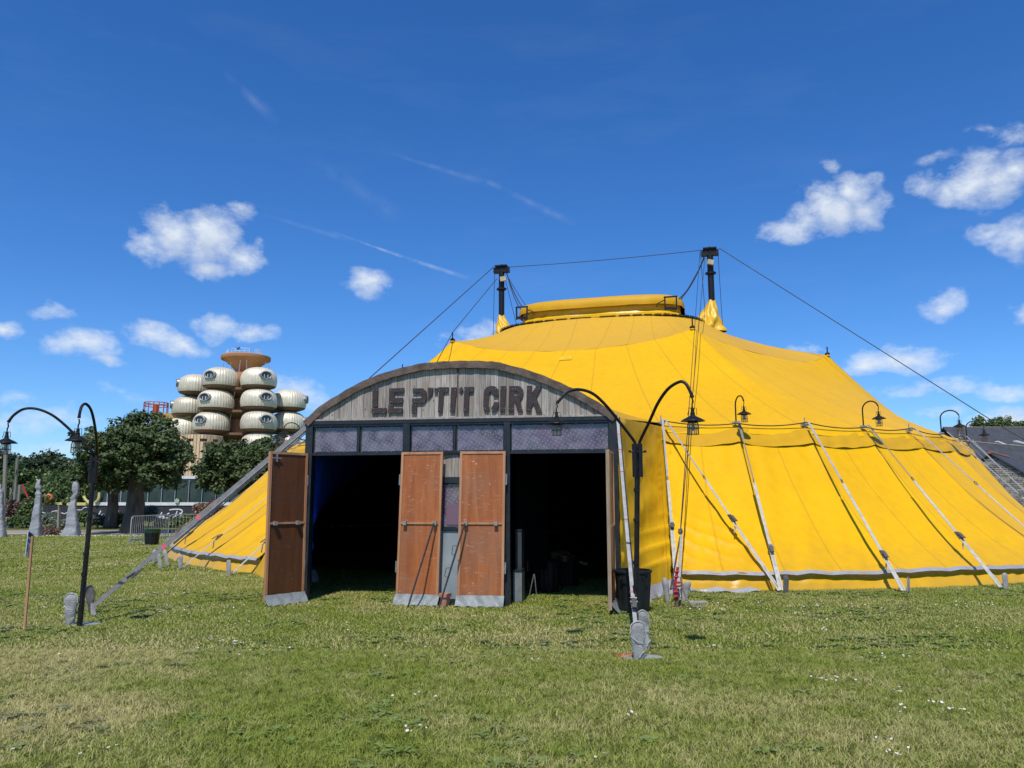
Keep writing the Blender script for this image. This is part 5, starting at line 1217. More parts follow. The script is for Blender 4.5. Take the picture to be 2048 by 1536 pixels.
t = thing('base_plate', an, 'small grey plate under the red tackle', 'plate'); b = MB(); b.box(an + Vector((0, 0, .012)), (.25, .16, .015)); b.beam(an + Vector((.02, 0, .02)), an + Vector((.05, 0, .22)), .06, .04, (1, 0, 0)); b.build('plate', m_rust, t)
cover(G(1340, 1207) + Vector((-.03, 0, 0)), .10, .40, 'slim grey tube stake left of the red tackle', lean=-.12, dep=.9, cord=False)
cover(G(1367, 1203), .12, .33, 'grey covered stake right of the red tackle', lean=.25, mat=m_greycover, cord=False, dep=.6)
t = thing('folded_pad', G(1395, 1205), 'flat grey fabric pad lying on the grass right of the tackle', 'pad')
b = MB(); b.lathe([(.17, 0), (.18, .02), (.17, .035), (.001, .04)], G(1393, 1207) , 18, sy=.5); b.build('pad', m_greycover, t, smooth='auto')

# ---------------------------------------------------------------- crowd barriers and the green-lined bin between them
def barrier(p0, p1, h, label):
    t = thing('crowd_barrier', p0, label, 'barrier', 'galvanised crowd barriers'); d = (p1 - p0); W_ = d.length; d.normalize(); n = Vector((-d.y, d.x, 0)); Z = Vector((0, 0, 1))
    def q(u, z, w=0): return p0 + d * u + Z * z + n * w
    b = MB(); c = .12; b.tube([q(0, .12), q(0, h - c), q(c * .3, h - c * .3), q(c, h), q(W_ - c, h), q(W_ - c * .3, h - c * .3), q(W_, h - c), q(W_, .12)], .021, 8); b.tube([q(0, .20), q(W_, .20)], .019, 8); b.build('frame', m_steel, t, smooth='auto')
    nb_ = max(8, int(W_ / .14))
    for i in range(1, nb_):
        b = MB(); b.tube([q(W_ * i / nb_, .20), q(W_ * i / nb_, h - .01)], .0085, 6); b.build('bar', m_steel, t)
    for u in (W_ * .15, W_ * .85):
        b = MB(); b.tube([q(u, .20), q(u + .10, .0, -.32)], .019, 6); b.tube([q(u, .20), q(u - .05, .0, .32)], .019, 6); b.build('foot', m_steel, t)
barrier(G(259, 1092), G(335, 1083), 1.03, 'left crowd barrier with its rounded corner clear of the tent')
barrier(G(335.5, 1083), G(424, 1079), 1.03, 'right crowd barrier partly behind the tent straps')
t_b = ribbed_bin(G(303, 1090), .22, .26, .55, 'black bin with green lining standing behind the left barrier')
b = MB(); c = G(303, 1090); b.lathe([(.262, .42), (.275, .50), (.275, .56), (.26, .57)], c, 20, cap=False); b.build('green_liner', simple('green_liner', (.008, .07, .035), rough=.5), t_b)

# ---------------------------------------------------------------- slate sculptures
def sculpture(left, right, Y, label, kx=1 / 7.315, x0=0, y0=880):
    Lp = sorted([(y0 + y * kx, x0 + x * kx) for x, y in left]); Rp = sorted([(y0 + y * kx, x0 + x * kx) for x, y in right])
    def ip(P_, y):
        if y <= P_[0][0]: return P_[0][1]
        for (ya, xa), (yb_, xb) in zip(P_, P_[1:]):
            if ya <= y <= yb_: return xa + (xb - xa) * (y - ya) / max(1e-6, yb_ - ya)
        return P_[-1][1]
    yt, ybm = max(Lp[0][0], Rp[0][0]), max(Lp[-1][0], Rp[-1][0]); rows, n = 70, 26; V = []
    zbot = A(0, ybm, Y).z
    for j in range(rows + 1):
        y = ybm + (yt - ybm) * j / rows; l, r = A(ip(Lp, y), y, Y), A(ip(Rp, y), y, Y); z = l.z - zbot; c = (l.x + r.x) / 2; w = max(.01, (r.x - l.x) / 2); dep = min(w * .8, .12 + w * .45)
        for i in range(n):
            a = 2 * math.pi * i / n; ca_, sa_ = math.cos(a), math.sin(a); k = .45
            q = Vector((c + w * math.copysign(abs(ca_) ** k, ca_), Y + dep * math.copysign(abs(sa_) ** k, sa_), z))
            q += Vector((.02 * wr(q, 3.1, Y), .04 * wr(q, 2.4, Y + 5) + .02 * wr(q, 9, 2), .0)); V.append(q)
    F = [(j * n + i, j * n + (i + 1) % n, (j + 1) * n + (i + 1) % n, (j + 1) * n + i) for j in range(rows) for i in range(n)] + [tuple(rows * n + i for i in range(n))]
    me = new_mesh('stone_sculpture', V, F); o = linkmesh('stone_sculpture', me, m_stone); me.shade_smooth()
    try: me.set_sharp_from_angle(angle=R(28))
    except Exception: pass
    tagp(o, label, 'sculpture', 'carved grey stone figures')
Ys = G(100, 1073).y
sculpture([(415,1412),(440,1300),(480,1150),(500,1000),(515,880),(535,820),(520,790),(548,740),(522,700),(530,650),(560,590),(580,574)], [(600,1412),(597,1200),(600,1000),(602,900),(608,790),(596,760),(612,700),(592,660),(590,600),(588,574)], Ys, 'middle carved grey stone figure, tall with a pointed head')
sculpture([(922,1395),(940,1350),(975,1270),(990,1100),(1020,960),(1045,900),(1036,860),(1078,800),(1060,750),(1072,660),(1092,618)], [(1158,1418),(1150,1250),(1130,1150),(1112,1000),(1116,860),(1150,790),(1156,700),(1146,650),(1110,618)], Ys + .3, 'right carved grey stone figure with a stepped bulging head')
sculpture([(-90,1435),(-50,1200),(-30,900),(-28,760),(-10,655)], [(80,1420),(52,1200),(45,900),(42,760),(24,740),(20,655)], Ys - .6, 'left carved grey stone figure cut by the picture edge')

# ---------------------------------------------------------------- trees
def crown_np(seed, radii, nclump, nleaf, leaf, rc, flat=.0, low=-.75, outl=.28):
    g = np.random.default_rng(seed); d = g.normal(size=(nclump * 3, 3)); d /= np.linalg.norm(d, axis=1)[:, None]
    d = d[d[:, 2] > low][:nclump]; n_ = len(d)
    ph = g.uniform(0, 6.28, 6); lump = 1 + outl * (np.sin(d[:, 0] * 4.1 + ph[0]) * np.cos(d[:, 1] * 3.3 + ph[1]) + .6 * np.sin(d[:, 2] * 6.3 + ph[2] + d[:, 0] * 5))
    rr = g.uniform(.25, 1.0, n_) ** .42 * lump; C = d * rr[:, None] * np.array(radii)
    idx = np.repeat(np.arange(n_), nleaf); N = len(idx); rcs = rc * g.uniform(.55, 1.35, n_)
    o = g.normal(size=(N, 3)); o /= np.linalg.norm(o, axis=1)[:, None]; o *= (g.uniform(0, 1, N) ** .45)[:, None] * rcs[idx][:, None] * np.array([1, 1, .62])
    P_ = C[idx] + o
    nrm = o / (np.linalg.norm(o, axis=1)[:, None] + 1e-6) + np.array([0, 0, .8]) + g.normal(size=(N, 3)) * .55; nrm /= np.linalg.norm(nrm, axis=1)[:, None]
    t1 = np.cross(nrm, g.normal(size=(N, 3))); t1 /= np.linalg.norm(t1, axis=1)[:, None] + 1e-9; t2 = np.cross(nrm, t1)
    s = leaf * g.uniform(.6, 1.3, N)[:, None]
    V = np.stack([P_ - t1 * s * .5, P_ + t2 * s * .38 - nrm * s * .08, P_ + t1 * s * .6, P_ - t2 * s * .38 - nrm * s * .08], axis=1).reshape(-1, 3)
    return V, np.arange(4 * N).reshape(-1, 4), C
def tree(base, h_tr, cz, radii, label, seed, mat, nclump, nleaf, leaf, rc, r_tr=.3, group=None, low=-.75, name='tree', outl=.28, lean=(0, 0), branches=7):
    t = thing(name, base, label, 'tree', group)
    V, Q, C = crown_np(seed, radii, nclump, nleaf, leaf, rc, low=low, outl=outl); V = V + np.array([base.x + lean[0], base.y + lean[1], cz])
    linkmesh('crown', mesh_np('crown', V, Q), mat, t)
    b = MB(); top = Vector((base.x + lean[0], base.y + lean[1], cz)); pts = [base + Vector((0, 0, -.1)), base.lerp(top, .15), base.lerp(top, .4) + Vector((.06, 0, 0)), base.lerp(top, .75), top + Vector((0, 0, radii[2] * .3))]
    b.tube(pts, [r_tr * 1.5, r_tr * 1.12, r_tr, r_tr * .7, r_tr * .25], 12)
    for i in range(branches):
        c = C[(i * 37) % len(C)] * .8; e = Vector((base.x + lean[0] + c[0], base.y + lean[1] + c[1], cz + c[2])); s0 = base.lerp(top, .55 + .06 * (i % 5)); b.tube([s0, s0.lerp(e, .5) + Vector((0, 0, .2)), e], [r_tr * .4, r_tr * .22, r_tr * .07], 6)
    b.V = [v + Vector((.05 * wr(v, 3), .05 * wr(v, 2.7, 4), 0)) * min(1, r_tr * 3) for v in b.V]
    b.build('trunk', m_bark, t, smooth=True); return t
tb = G(264, 1067); tree(tb, 2, A(266, 922, tb.y).z, (2.6, 2.4, 2.0), 'nearest large dark green tree with thick trunk left of the tent', 11, m_leaf, 430, 66, .17, .42, r_tr=.42, group='lime trees beside the low building', outl=.20, low=-.6)
tb = G(221, 1057); tree(tb, 2, A(208, 955, tb.y).z, (1.9, 2.0, 1.5), 'tree with a split trunk just behind the nearest large tree', 12, m_leaf, 300, 55, .17, .40, r_tr=.30, group='lime trees beside the low building', outl=.16, low=-.5)
tb = G(232, 1056); 
tb = G(482, 1058); tree(tb, 2, A(468, 944, tb.y).z, (2.5, 2.3, 1.75), 'dark green tree between the nearest tree and the yellow tent wall', 13, m_leaf, 480, 60, .17, .42, r_tr=.33, group='lime trees beside the low building', outl=.16, low=-.6)
tb = G(568, 1052); tree(tb, 2, A(566, 965, tb.y).z, (1.8, 1.9, 1.4), 'dark green tree mostly hidden by the left tent wall', 14, m_leaf, 260, 50, .18, .42, r_tr=.3, group='lime trees beside the low building', outl=.16, low=-.6)
FAR = [(8,906,30,105),(36,915,26,108),(58,892,22,104),(83,912,34,110),(104,905,24,106),(128,917,30,112),(148,920,30,100),(176,930,34,104),(60,940,44,92),(20,948,42,94),(104,950,46,90),(150,958,44,88),(-20,925,40,98),(205,945,40,96),(240,955,40,100),(-50,935,50,100)]
LBL = ['left of the first utility pole', 'behind the pair of utility poles', 'tallest with an umbrella top left of the stone figures', 'above the middle stone figure', 'right of the middle stone figure', 'with the rounded top between the figures', 'above the right stone figure', 'behind the left lamp post', 'lower and bushier behind the utility poles', 'lower at the left picture edge', 'lower, greener, between the stone figures', 'lower, greener, behind the right stone figure', 'at the left picture edge', 'behind the left lantern', 'behind the large lime tree', 'just outside the left picture edge']
for i, ((px, py, hw, Y), lb) in enumerate(zip(FAR, LBL)):
    top = A(px, py, Y); rx = hw * Y / FPX * .95; lowrow = i in (8, 9, 10, 11)
    rz = (top.z) * (.46 if lowrow else .30); cz = top.z - rz * .95; base = Vector((top.x, Y, 0))
    if i == 2: rz = 1.0
    tree(base, 1, cz, (rx, rx, rz), 'dark distant tree ' + lb if not lowrow else 'distant tree ' + lb, 40 + i, m_leaf_md if lowrow else m_leaf_dk, 90 if i != 2 else 40, 40, .42, 1.0 if i != 2 else .6, r_tr=.28, group='trees of the far wood', name='tree', outl=.3, branches=6)
    if not lowrow:   # lower storey of the same wood
        pass
V, Q, C = crown_np(99, (26, 6, 3.6), 1500, 34, .5, 1.25, low=-.2, outl=.15); V += np.array([-62, 118, 3.0])
tagp(linkmesh('far_wood', mesh_np('far_wood', V, Q), m_leaf_dk), 'dark mass of woodland behind the separate trees at the left', 'wood', kind='stuff')
t0_ = A(1985, 846, 125); tree(Vector((t0_.x, 125, 0)), 3, t0_.z - 2.2, (4.2, 3.5, 3.0), 'light green tree rising behind the dark slate roofs at the right', 71, m_leaf_lt, 170, 40, .45, .9, r_tr=.4, group='trees behind the slate roofs')
t0_ = A(2046, 850, 128); tree(Vector((t0_.x, 128, 0)), 3, t0_.z - 2.2, (2.4, 3.0, 2.8), 'light green tree at the right picture edge behind the slate roofs', 72, m_leaf_lt, 110, 40, .45, .9, r_tr=.4, group='trees behind the slate roofs')
# shrubs and border plants
def shrub(px, py, hw, hh, Y, mat, label, seed, leaf=.12, name='shrub', n=60, cat='shrub'):
    c = A(px, py, Y); rx = hw * Y / FPX; rz = hh * Y / FPX; t = thing(name, (c.x, Y, 0), label, cat, 'shrubs of the border')
    V, Q, C = crown_np(seed, (rx, max(.4, rx * .7), rz), n, 34, leaf, .28, low=-.4, outl=.2); V[:, 2] = np.maximum(V[:, 2] + max(rz * .5, c.z), .0); V += np.array([c.x, Y, 0]); linkmesh('foliage', mesh_np('foliage', V, Q), mat, t)
    b = MB(); b.tube([(c.x, Y, -.05), (c.x + .03, Y, max(.3, rz * .8))], .04, 6); b.build('stem', m_bark, t)
shrub(28, 1022, 20, 22, 47, m_leaf_red, 'reddish twiggy shrub beside the red and white barrel', 1)
shrub(55, 1030, 16, 32, 46, m_leaf_md, 'tall green shrub left of the middle stone figure', 2, n=80)
shrub(45, 1045, 30, 12, 45, m_leaf_md, 'low green shrub at the foot of the tall one', 3)
shrub(100, 1040, 17, 12, 44, m_leaf_grey, 'grey green lavender clump between the stone figures', 4, leaf=.10, n=80)
shrub(96, 1064, 16, 7, Ys + 1.6, m_leaf_red, 'brownish low plant at the sapling foot', 5, leaf=.07)
shrub(122, 1050, 10, 9, 43, m_leaf_grey, 'small grey green clump left of the right stone figure', 6, leaf=.10)
shrub(170, 1037, 17, 14, 47, m_leaf_md, 'rounded olive shrub right of the right stone figure', 7, n=80)
shrub(196, 1043, 14, 10, 45, m_leaf_grey, 'grey green plant left of the split trunk', 8)
shrub(246, 1042, 10, 12, 45, m_leaf_md, 'green plant between the two thick trunks', 9)
shrub(298, 1033, 16, 19, 47, m_leaf_grey, 'tall grey green lavender right of the nearest trunk', 10, leaf=.10, n=90)
shrub(340, 1046, 26, 5, 46, m_leaf_md, 'low green planting under the white lettering', 21, n=80)
shrub(378, 1038, 14, 8, 48, m_leaf_md, 'leafy plant before the end of the lettering', 22)
shrub(410, 1025, 20, 18, 46, m_leaf_red, 'twiggy reddish shrub near the silver strap', 23, n=70)
shrub(428, 1018, 10, 18, 40, simple('magenta_flowers', (.30, .02, .06), (.10, .12, .04), scale=8, rough=.7), 'magenta flowering bush at the edge of the tent', 24, leaf=.08)
shrub(440, 1055, 20, 10, 40, m_leaf_md, 'green shrub close to the left tent wall', 25)
# sapling with its stake
p = G(116, 1066); t = thing('sapling', p, 'young thin tree with a timber stake between the stone figures', 'sapling'); b = MB(); b.beam(p, A(118, 1006, p.y), .09, .09, (0, 1, 0)); b.build('support_stake', m_pole, t)
b = MB(); b.tube([p + Vector((.1, 0, 0)), A(121, 1000, p.y), A(120, 980, p.y)], .03, 6); b.build('trunk', m_bark, t)
V, Q, C = crown_np(5, (.9, .8, 1.0), 26, 16, .12, .3); c = A(120, 975, p.y); V += np.array([c.x, c.y, c.z]); linkmesh('crown', mesh_np('crown', V, Q), m_leaf_md, t)
b = MB(); b.box(A(118, 1007, p.y - .05), (.34, .05, .12)); b.build('tie_band', m_yellowp, t)

# ---------------------------------------------------------------- utility poles and playground pieces at the far left
def upole(x0, y0_, x1, y1_, Y, r, label, mat=None, cat='pole', name='timber_pole', group='timber poles at the left edge'):
    a, c = A(x0, y0_, Y), A(x1, y1_, Y); a = Vector((a.x, Y, 0)) if name == 'timber_pole' else a
    b = MB(); b.tube([a, c], r, 8); tagp(b.build(name, mat or m_pole, smooth='auto'), label, cat, group)
upole(8, 1040, 12, 885, 46, .11, 'thick tall timber pole at the left picture edge'); upole(27, 1030, 35, 916, 50, .09, 'second timber pole leaning slightly right')
upole(19, 1012, 23, 980, 60, .08, 'short grey timber pole between the two tall ones'); upole(30, 1015, 33, 974, 58, .10, 'short timber pole just right of the second tall pole'); upole(37, 1006, 40, 970, 60, .10, 'short timber pole left of the red rod')
upole(61, 1007, 44, 969, 58, .07, 'slanting red play rod beyond the border', mat=m_red, cat='rod', name='play_rod', group=None)
rope('swing_rope', sagline(A(13, 960, 46), A(33, 935, 50), 1.6, 10), .03, 'slack rope hanging between the two tall timber poles', 'rope')
b = MB(); p0_ = A(91, 1006, 58); p1_ = A(103, 991, 58); b.tube([p0_, p0_.lerp(p1_, .4) + Vector((.05, 0, .2)), p0_.lerp(p1_, .6), p1_], [.10, .32, .18, .30], 8)
o = b.build('play_sculpture', m_orange, smooth=True); tagp(o, 'small orange play sculpture beyond the black wall', 'sculpture')
for i, (pts, lb) in enumerate(((((164, 979), (168, 994), (177, 1006), (184, 1008)), 'front pale yellow curved hoop beyond the wall'), (((165, 983), (172, 1000), (186, 1006)), 'rear pale yellow curved hoop beyond the wall'), (((199, 985), (197, 998), (190, 1006)), 'pale green curved hoop behind the lamp post'))):
    b = MB(); b.tube(curve_pts([A(x, y, 60 + i * .4) for x, y in pts], 4), .10, 6); tagp(b.build('play_hoop', m_yellowp, smooth='auto'), lb, 'hoop', 'curved hoops beyond the wall')
p = G(15, 1056); t = thing('barrel', p, 'red and white banded round barrel at the left edge', 'barrel'); b = MB(); b.lathe([(.30, 0), (.31, .22)], p, 18); b.build('white_band', m_white, t, smooth='auto'); b = MB(); b.lathe([(.31, .222), (.31, .5)], p, 18); b.build('red_band', m_red, t, smooth='auto')
t = thing('stone_block', A(22, 1023, 52), 'pale beige block behind the reddish shrub', 'block'); b = MB(); b.box(A(20, 1025, 52), (1.2, .8, 1.3)); b.V = [v + Vector((.06 * wr(v, 1.1), 0, .1 * wr(v, .9))) for v in b.V]; b.build('block', simple('beige_stone', (.45, .40, .32), rough=.9, bump=.5), t)

# ---------------------------------------------------------------- low building with black wall and white script
BY = 61.0
t = thing('low_building', A(230, 1020, BY), 'low building with black painted wall, white script lettering and green glazing behind the trees', 'building')
def wb(px0, px1, py0, py1, mat, nm, front=0.0, dep=.3, z0=None):
    a, c = A(px0, py1, BY), A(px1, py0, BY); zb_ = a.z if z0 is None else z0
    b = MB(); b.box(((a.x + c.x) / 2, BY - front + dep / 2, (zb_ + c.z) / 2), (c.x - a.x, dep, c.z - zb_)); return b.build(nm, mat, t)
wb(84, 640, 1011, 1045, m_darkwall, 'black_wall', z0=-.02)
wb(183, 640, 1004.6, 1010.9, m_white, 'white_ledge', front=.06, dep=.5)
wb(134, 182.6, 1005, 1010.9, m_yellowp, 'yellow_ledge', front=.06, dep=.5)
gx0 = 188
while gx0 < 630:
    wb(gx0 + .8, gx0 + 26, 958, 1004.4, m_shopglass, 'glass_pane', front=-.1, dep=.04); wb(gx0 - .7, gx0 + .7, 958, 1004.4, m_steel, 'window_mullion', front=-.02, dep=.1); gx0 += 27
wb(186, 640, 952, 957.6, m_white, 'roof_edge', front=.1, dep=6)
b = MB(); a, c = A(186, 1004, BY + 5.8), A(640, 957, BY + 5.8); b.box(((a.x + c.x) / 2, BY + 5.9, 1.6), (c.x - a.x, .2, 3.2)); b.build('back_wall', m_darkwall, t)
b = MB(); c = A(354, 1003, BY - .15); b.lathe([(.18, 0), (.18, .02)], (0, 0, 0), 20); b.V = [Vector((c.x + v.x, c.y - v.z, c.z + v.y + .05)) for v in b.V]; b.build('round_sticker', simple('pale_green_disc', (.45, .5, .3), rough=.6), t)
def scr(pts, w=.052, closed=False):
    b = MB(); P_ = curve_pts([A(180 + x / 7.877, 960 + y / 7.877, BY - .03) for x, y in pts], 5) if len(pts) > 2 else [A(180 + x / 7.877, 960 + y / 7.877, BY - .03) for x, y in pts]; b.tube(P_, w, 6)
    b.V = [Vector((v.x, BY - .012 + (v.y - (BY - .03)) * .25, v.z)) for v in b.V]; return b
SCR = [[(168,484),(140,545),(118,602),(150,606)], [(152,604),(195,576),(214,548),(198,540),(176,572),(184,604),(222,598)], [(447,480),(436,502)], [(552,512),(540,532)], [(560,552),(528,560),(508,588),(524,604),(552,580),(548,610)],
 [(1132,508),(1112,548),(1098,598)], [(1108,566),(1062,562),(1032,588),(1056,600),(1100,575)], [(1122,592),(1166,576),(1154,558),(1130,580),(1146,604),(1180,594)], [(1250,520),(1212,545),(1242,566),(1248,590),(1200,598)],
 [(1248,472),(1330,462),(1420,466),(1452,492),(1428,534),(1372,552),(1338,544)], [(1372,488),(1352,545),(1330,590),(1300,580)], [(1398,596),(1446,578),(1440,560),(1412,580),(1424,602),(1456,596)], [(1408,520),(1432,536)], [(1478,604),(1492,560)], [(1490,578),(1510,558),(1524,566)], [(1528,598),(1566,580),(1556,562),(1534,584),(1548,602)], [(1622,540),(1590,556),(1608,574),(1600,596),(1572,600)]]
for st in SCR: scr(st).build('painted_lettering', m_bwall_line, t)
for st in ([(610,1055),(690,1080),(740,1075),(762,1045),(830,1035),(850,1062),(880,1085),(900,1065),(940,1080),(1000,1050)], [(1120,1020),(1190,1026),(1228,985),(1300,985),(1340,1000)]):
    b = MB(); P_ = [A(x / 7.315, 880 + y / 7.315, BY - .03) for x, y in st]; b.tube(P_, .035, 5); b.V = [Vector((v.x, BY - .012 + (v.y - (BY - .03)) * .25, v.z)) for v in b.V]; b.build('painted_skyline', m_bwall_line, t)

# ---------------------------------------------------------------- tower with metal pods
TY = 86.0; tx = A(492, 718, TY).x
tow = thing('pod_tower', (tx, TY, 0), 'tall ochre tower stacked with silver ribbed pods with oval windows under a flat round top', 'tower')
def tz(py, Y=TY): return A(487, py, Y).z
b = MB(); b.lathe([(2.66, tz(721)), (2.70, tz(720)), (2.70, tz(714)), (2.6, tz(713)), (.01, tz(713) + .02)], (tx, TY, 0), 40); b.build('platform', m_towerc, tow, smooth='auto')
b = MB(); b.lathe([(2.5, tz(720)), (2.1, tz(726)), (1.6, tz(733)), (1.15, tz(742)), (.85, tz(752)), (.75, tz(762)), (.9, tz(775)), (1.15, tz(800)), (1.5, tz(850)), (1.9, tz(900)), (2.2, 0)], (tx, TY, 0), 28, cap=False); b.build('trunk', m_towerc, tow, smooth='auto')
b = MB()
zt = tz(713)
for (a0_, a1_) in ((R(-118), R(-62)), (R(-160), R(-135)), (R(-45), R(-20)), (R(60), R(120))):
    n_ = 4
    for k in range(n_ + 1):
        a = a0_ + (a1_ - a0_) * k / n_; q = Vector((tx + 2.1 * math.cos(a), TY + 2.1 * math.sin(a), zt)); b.tube([q, q + Vector((0, 0, .55))], .025, 5)
        if k: b.tube([pq + Vector((0, 0, .55)), q + Vector((0, 0, .55))], .03, 5); b.tube([pq + Vector((0, 0, .3)), q + Vector((0, 0, .3))], .016, 5)
        pq = q
b.build('top_railing', m_white, tow)
podme = None
def pod_meshes():
    n = 156; b = MB(); V = []; prof = [(1.84, -.88), (1.90, -.70), (1.94, -.35), (1.93, -.1), (1.90, .12), (1.82, .38), (1.70, .60), (1.50, .80), (1.22, .97), (.98, 1.06), (.70, 1.13), (.30, 1.18), (.02, 1.19)]
    F = []
    for (r, z) in prof:
        for j in range(n):
            a = 2 * math.pi * j / n; q = r * (1 - (.030 if j % 4 == 0 else 0) * (0 if r < .4 else 1)); V.append(Vector((q * math.cos(a), q * math.sin(a), z)))
    for i in range(len(prof) - 1):
        for j in range(n): k = (j + 1) % n; F.append((i * n + j, i * n + k, (i + 1) * n + k, (i + 1) * n + j))
    b.add(V, F); shell = b.mesh('pod'); shell.materials.append(m_pod); shell.shade_smooth()
    b = MB(); b.lathe([(1.80, -.90), (1.74, -.98), (1.2, -1.18), (.7, -1.30), (.01, -1.32)], n=24); und = b.mesh('underside'); und.materials.append(m_podunder)
    b = MB(); C = Vector((0, -1.93, .10)); pts = []
    b.lathe([(.50, 0), (.50, .26), (.62, .32), (.70, .18), (.70, -.15)], (0, 0, 0), 28, cap=False); b.V = [Vector((v.x, -1.78 - v.z, .12 + v.y * .66)) for v in b.V]; ring = b.mesh('window_ring'); ring.materials.append(m_podring); ring.shade_smooth()
    b = MB(); b.lathe([(.52, .10), (.52, .13), (.01, .15)], (0, 0, 0), 24); b.V = [Vector((v.x, -1.80 - v.z, .12 + v.y * .66)) for v in b.V]; pane_ = b.mesh('window_pane'); pane_.materials.append(m_podglass)
    b = MB(); b.box((-.22, -2.0, .02), (.06, .02, .36)); b.box((.18, -2.0, .02), (.06, .02, .36)); cur = b.mesh('window_bars'); cur.materials.append(m_white)
    return shell, und, ring, pane_, cur
pm = pod_meshes()
def pod(px, py, Y, rot, s=1.0):
    c = A(px, py, Y); pd_ = bpy.data.objects.new('pod', pm[0]); COL.objects.link(pd_); pd_.parent = tow; pd_.location = c - tow.location; pd_.rotation_euler = (0, 0, R(rot)); pd_.scale = (s, s, s * 1.02)
    for nm, me in (('underside', pm[1]), ('window_ring', pm[2]), ('window_pane', pm[3]), ('window_bars', pm[4])):
        o = bpy.data.objects.new(nm, me); COL.objects.link(o); o.parent = pd_
    b = MB(); p0 = Vector((c.x, c.y, c.z - 1.0 * s)); p1 = Vector((tx, TY, c.z - 1.9 * s)); b.beam(p0, p1, 1.3, .25); b.build('bracket_arm', m_podunder, tow)
for (px, py, Y, rot) in ((441, 757, 83.3, -13), (432, 801, 83.1, -15), (423, 845, 82.9, -15), (413, 890, 82.7, -15), (518, 757, 83.3, 40), (518, 799, 83.1, 40), (518, 843, 82.9, 40), (518, 887, 82.8, 40),
                          (392, 770, 87, -66), (380, 813, 87, -66), (367, 856, 87, -66), (355, 899, 87, -66), (578, 801, 87, 97), (577, 844, 87, 97), (572, 888, 87, 97), (500, 762, 90, 160), (495, 806, 90, 160), (490, 850, 90, 160)):
    pod(px, py, Y, rot)
b = MB()
for (x0, y0_, x1, y1_) in ((481, 720, 476, 758), (493, 720, 494, 775), (471, 778, 466, 800), (463, 822, 455, 870), (494, 776, 494, 800), (494, 815, 494, 845), (494, 858, 494, 885), (448, 724, 446, 740), (531, 724, 531, 742), (537, 724, 539, 742), (455, 724, 453, 738), (461, 724, 463, 738)):
    b.tube([A(x0, y0_, TY - 2.6), A(x1, y1_, TY - 2.6)], .045 if y0_ == 720 else .035, 5)
b.build('steel_rod', m_steel, tow)
b = MB(); c = A(485, 790, TY - 1); b.box(c + Vector((0, 0, 1.2)), (1.5, 1.6, 2.6)); b.build('orange_core', simple('orange_core', (.52, .22, .08), rough=.8), tow)
for py in (788, 832, 876):
    b = MB(); b.lathe([(1.2, tz(py) - .6), (3.1, tz(py) + .1), (3.1, tz(py) + .35), (1.0, tz(py) + .4)], (tx, TY, 0), 20); b.build('landing', m_podunder, tow, smooth='auto')
# timber-clad foot building
tb_ = A(402, 900, 80.5); t = thing('timber_pavilion', (tb_.x, tb_.y, 0), 'pale timber clad round pavilion in front of the tower foot, seen above the trees', 'building')
ztb = A(402, 872, 80.5).z; zsl = A(402, 880, 80.5).z
for i in range(40):
    a0_, a1_ = 2 * math.pi * i / 40, 2 * math.pi * (i + 1) / 40; r = 2.1
    def pp_(a, rr, z): return Vector((tb_.x + rr * math.cos(a), tb_.y + rr * math.sin(a), z))
    g_ = .012
    win = (i % 4 in (0, 1))
    spans = [(0, zsl - .30), (zsl, ztb)] if win else [(0, ztb)]
    b = MB()
    for (z0_, z1_) in spans: b.hexa([pp_(a0_ + g_, r, z0_), pp_(a1_ - g_, r, z0_), pp_(a1_ - g_, r - .1, z0_), pp_(a0_ + g_, r - .1, z0_)], [pp_(a0_ + g_, r, z1_), pp_(a1_ - g_, r, z1_), pp_(a1_ - g_, r - .1, z1_), pp_(a0_ + g_, r - .1, z1_)])
    b.build('plank', m_timber, t)
b = MB(); b.lathe([(1.95, 0), (1.95, ztb - .05), (.01, ztb - .02)], (tb_.x, tb_.y, 0), 24); b.build('inner_wall', m_podunder, t)
# spiral slide cage and bridge
sc_ = A(311, 830, 88); t = thing('spiral_slide_cage', (sc_.x, 88, 0), 'red steel cage round a spiral slide left of the pod tower', 'slide')
zt_ = A(311, 806, 88).z; b = MB()
for z in (zt_, zt_ - .35, zt_ * .62, zt_ * .3): b.tube([Vector((sc_.x + 1.28 * math.cos(a), 88 + 1.28 * math.sin(a), z)) for a in [2 * math.pi * i / 24 for i in range(25)]], .05, 5)
b.build('ring', m_redsteel, t)
for i in range(14):
    a = 2 * math.pi * i / 14; q = Vector((sc_.x + 1.28 * math.cos(a), 88 + 1.28 * math.sin(a), 0)); b = MB(); b.tube([q, q + Vector((0, 0, zt_))], .05, 5); b.build('upright_bar', m_redsteel, t)
b = MB(); b.tube([(sc_.x, 88, 0), (sc_.x, 88, zt_ - .2)], .26, 12); b.build('centre_post', m_redsteel, t)
b = MB(); b.grid(lambda u, v: Vector((sc_.x + (.3 + .8 * v) * math.cos(u * 6.283 * 4), 88 + (.3 + .8 * v) * math.sin(u * 6.283 * 4), .4 + (zt_ - 3.2) * u + .15 * v)), 90, 2); b.build('spiral_chute', m_redsteel, t, smooth=True)
t = thing('footbridge', A(345, 833, 87), 'ochre footbridge linking the red slide cage with the pod tower', 'bridge')
a, c = A(313, 833, 87.5), A(388, 832, 86.5); b = MB(); b.beam(a, c, 1.2, .62); b.build('deck', m_bridge, t)
b = MB(); b.tube([A(335, 840, 87), A(342, 846, 87), A(352, 840, 87)], .05, 5); b.build('brace', m_steel, t)
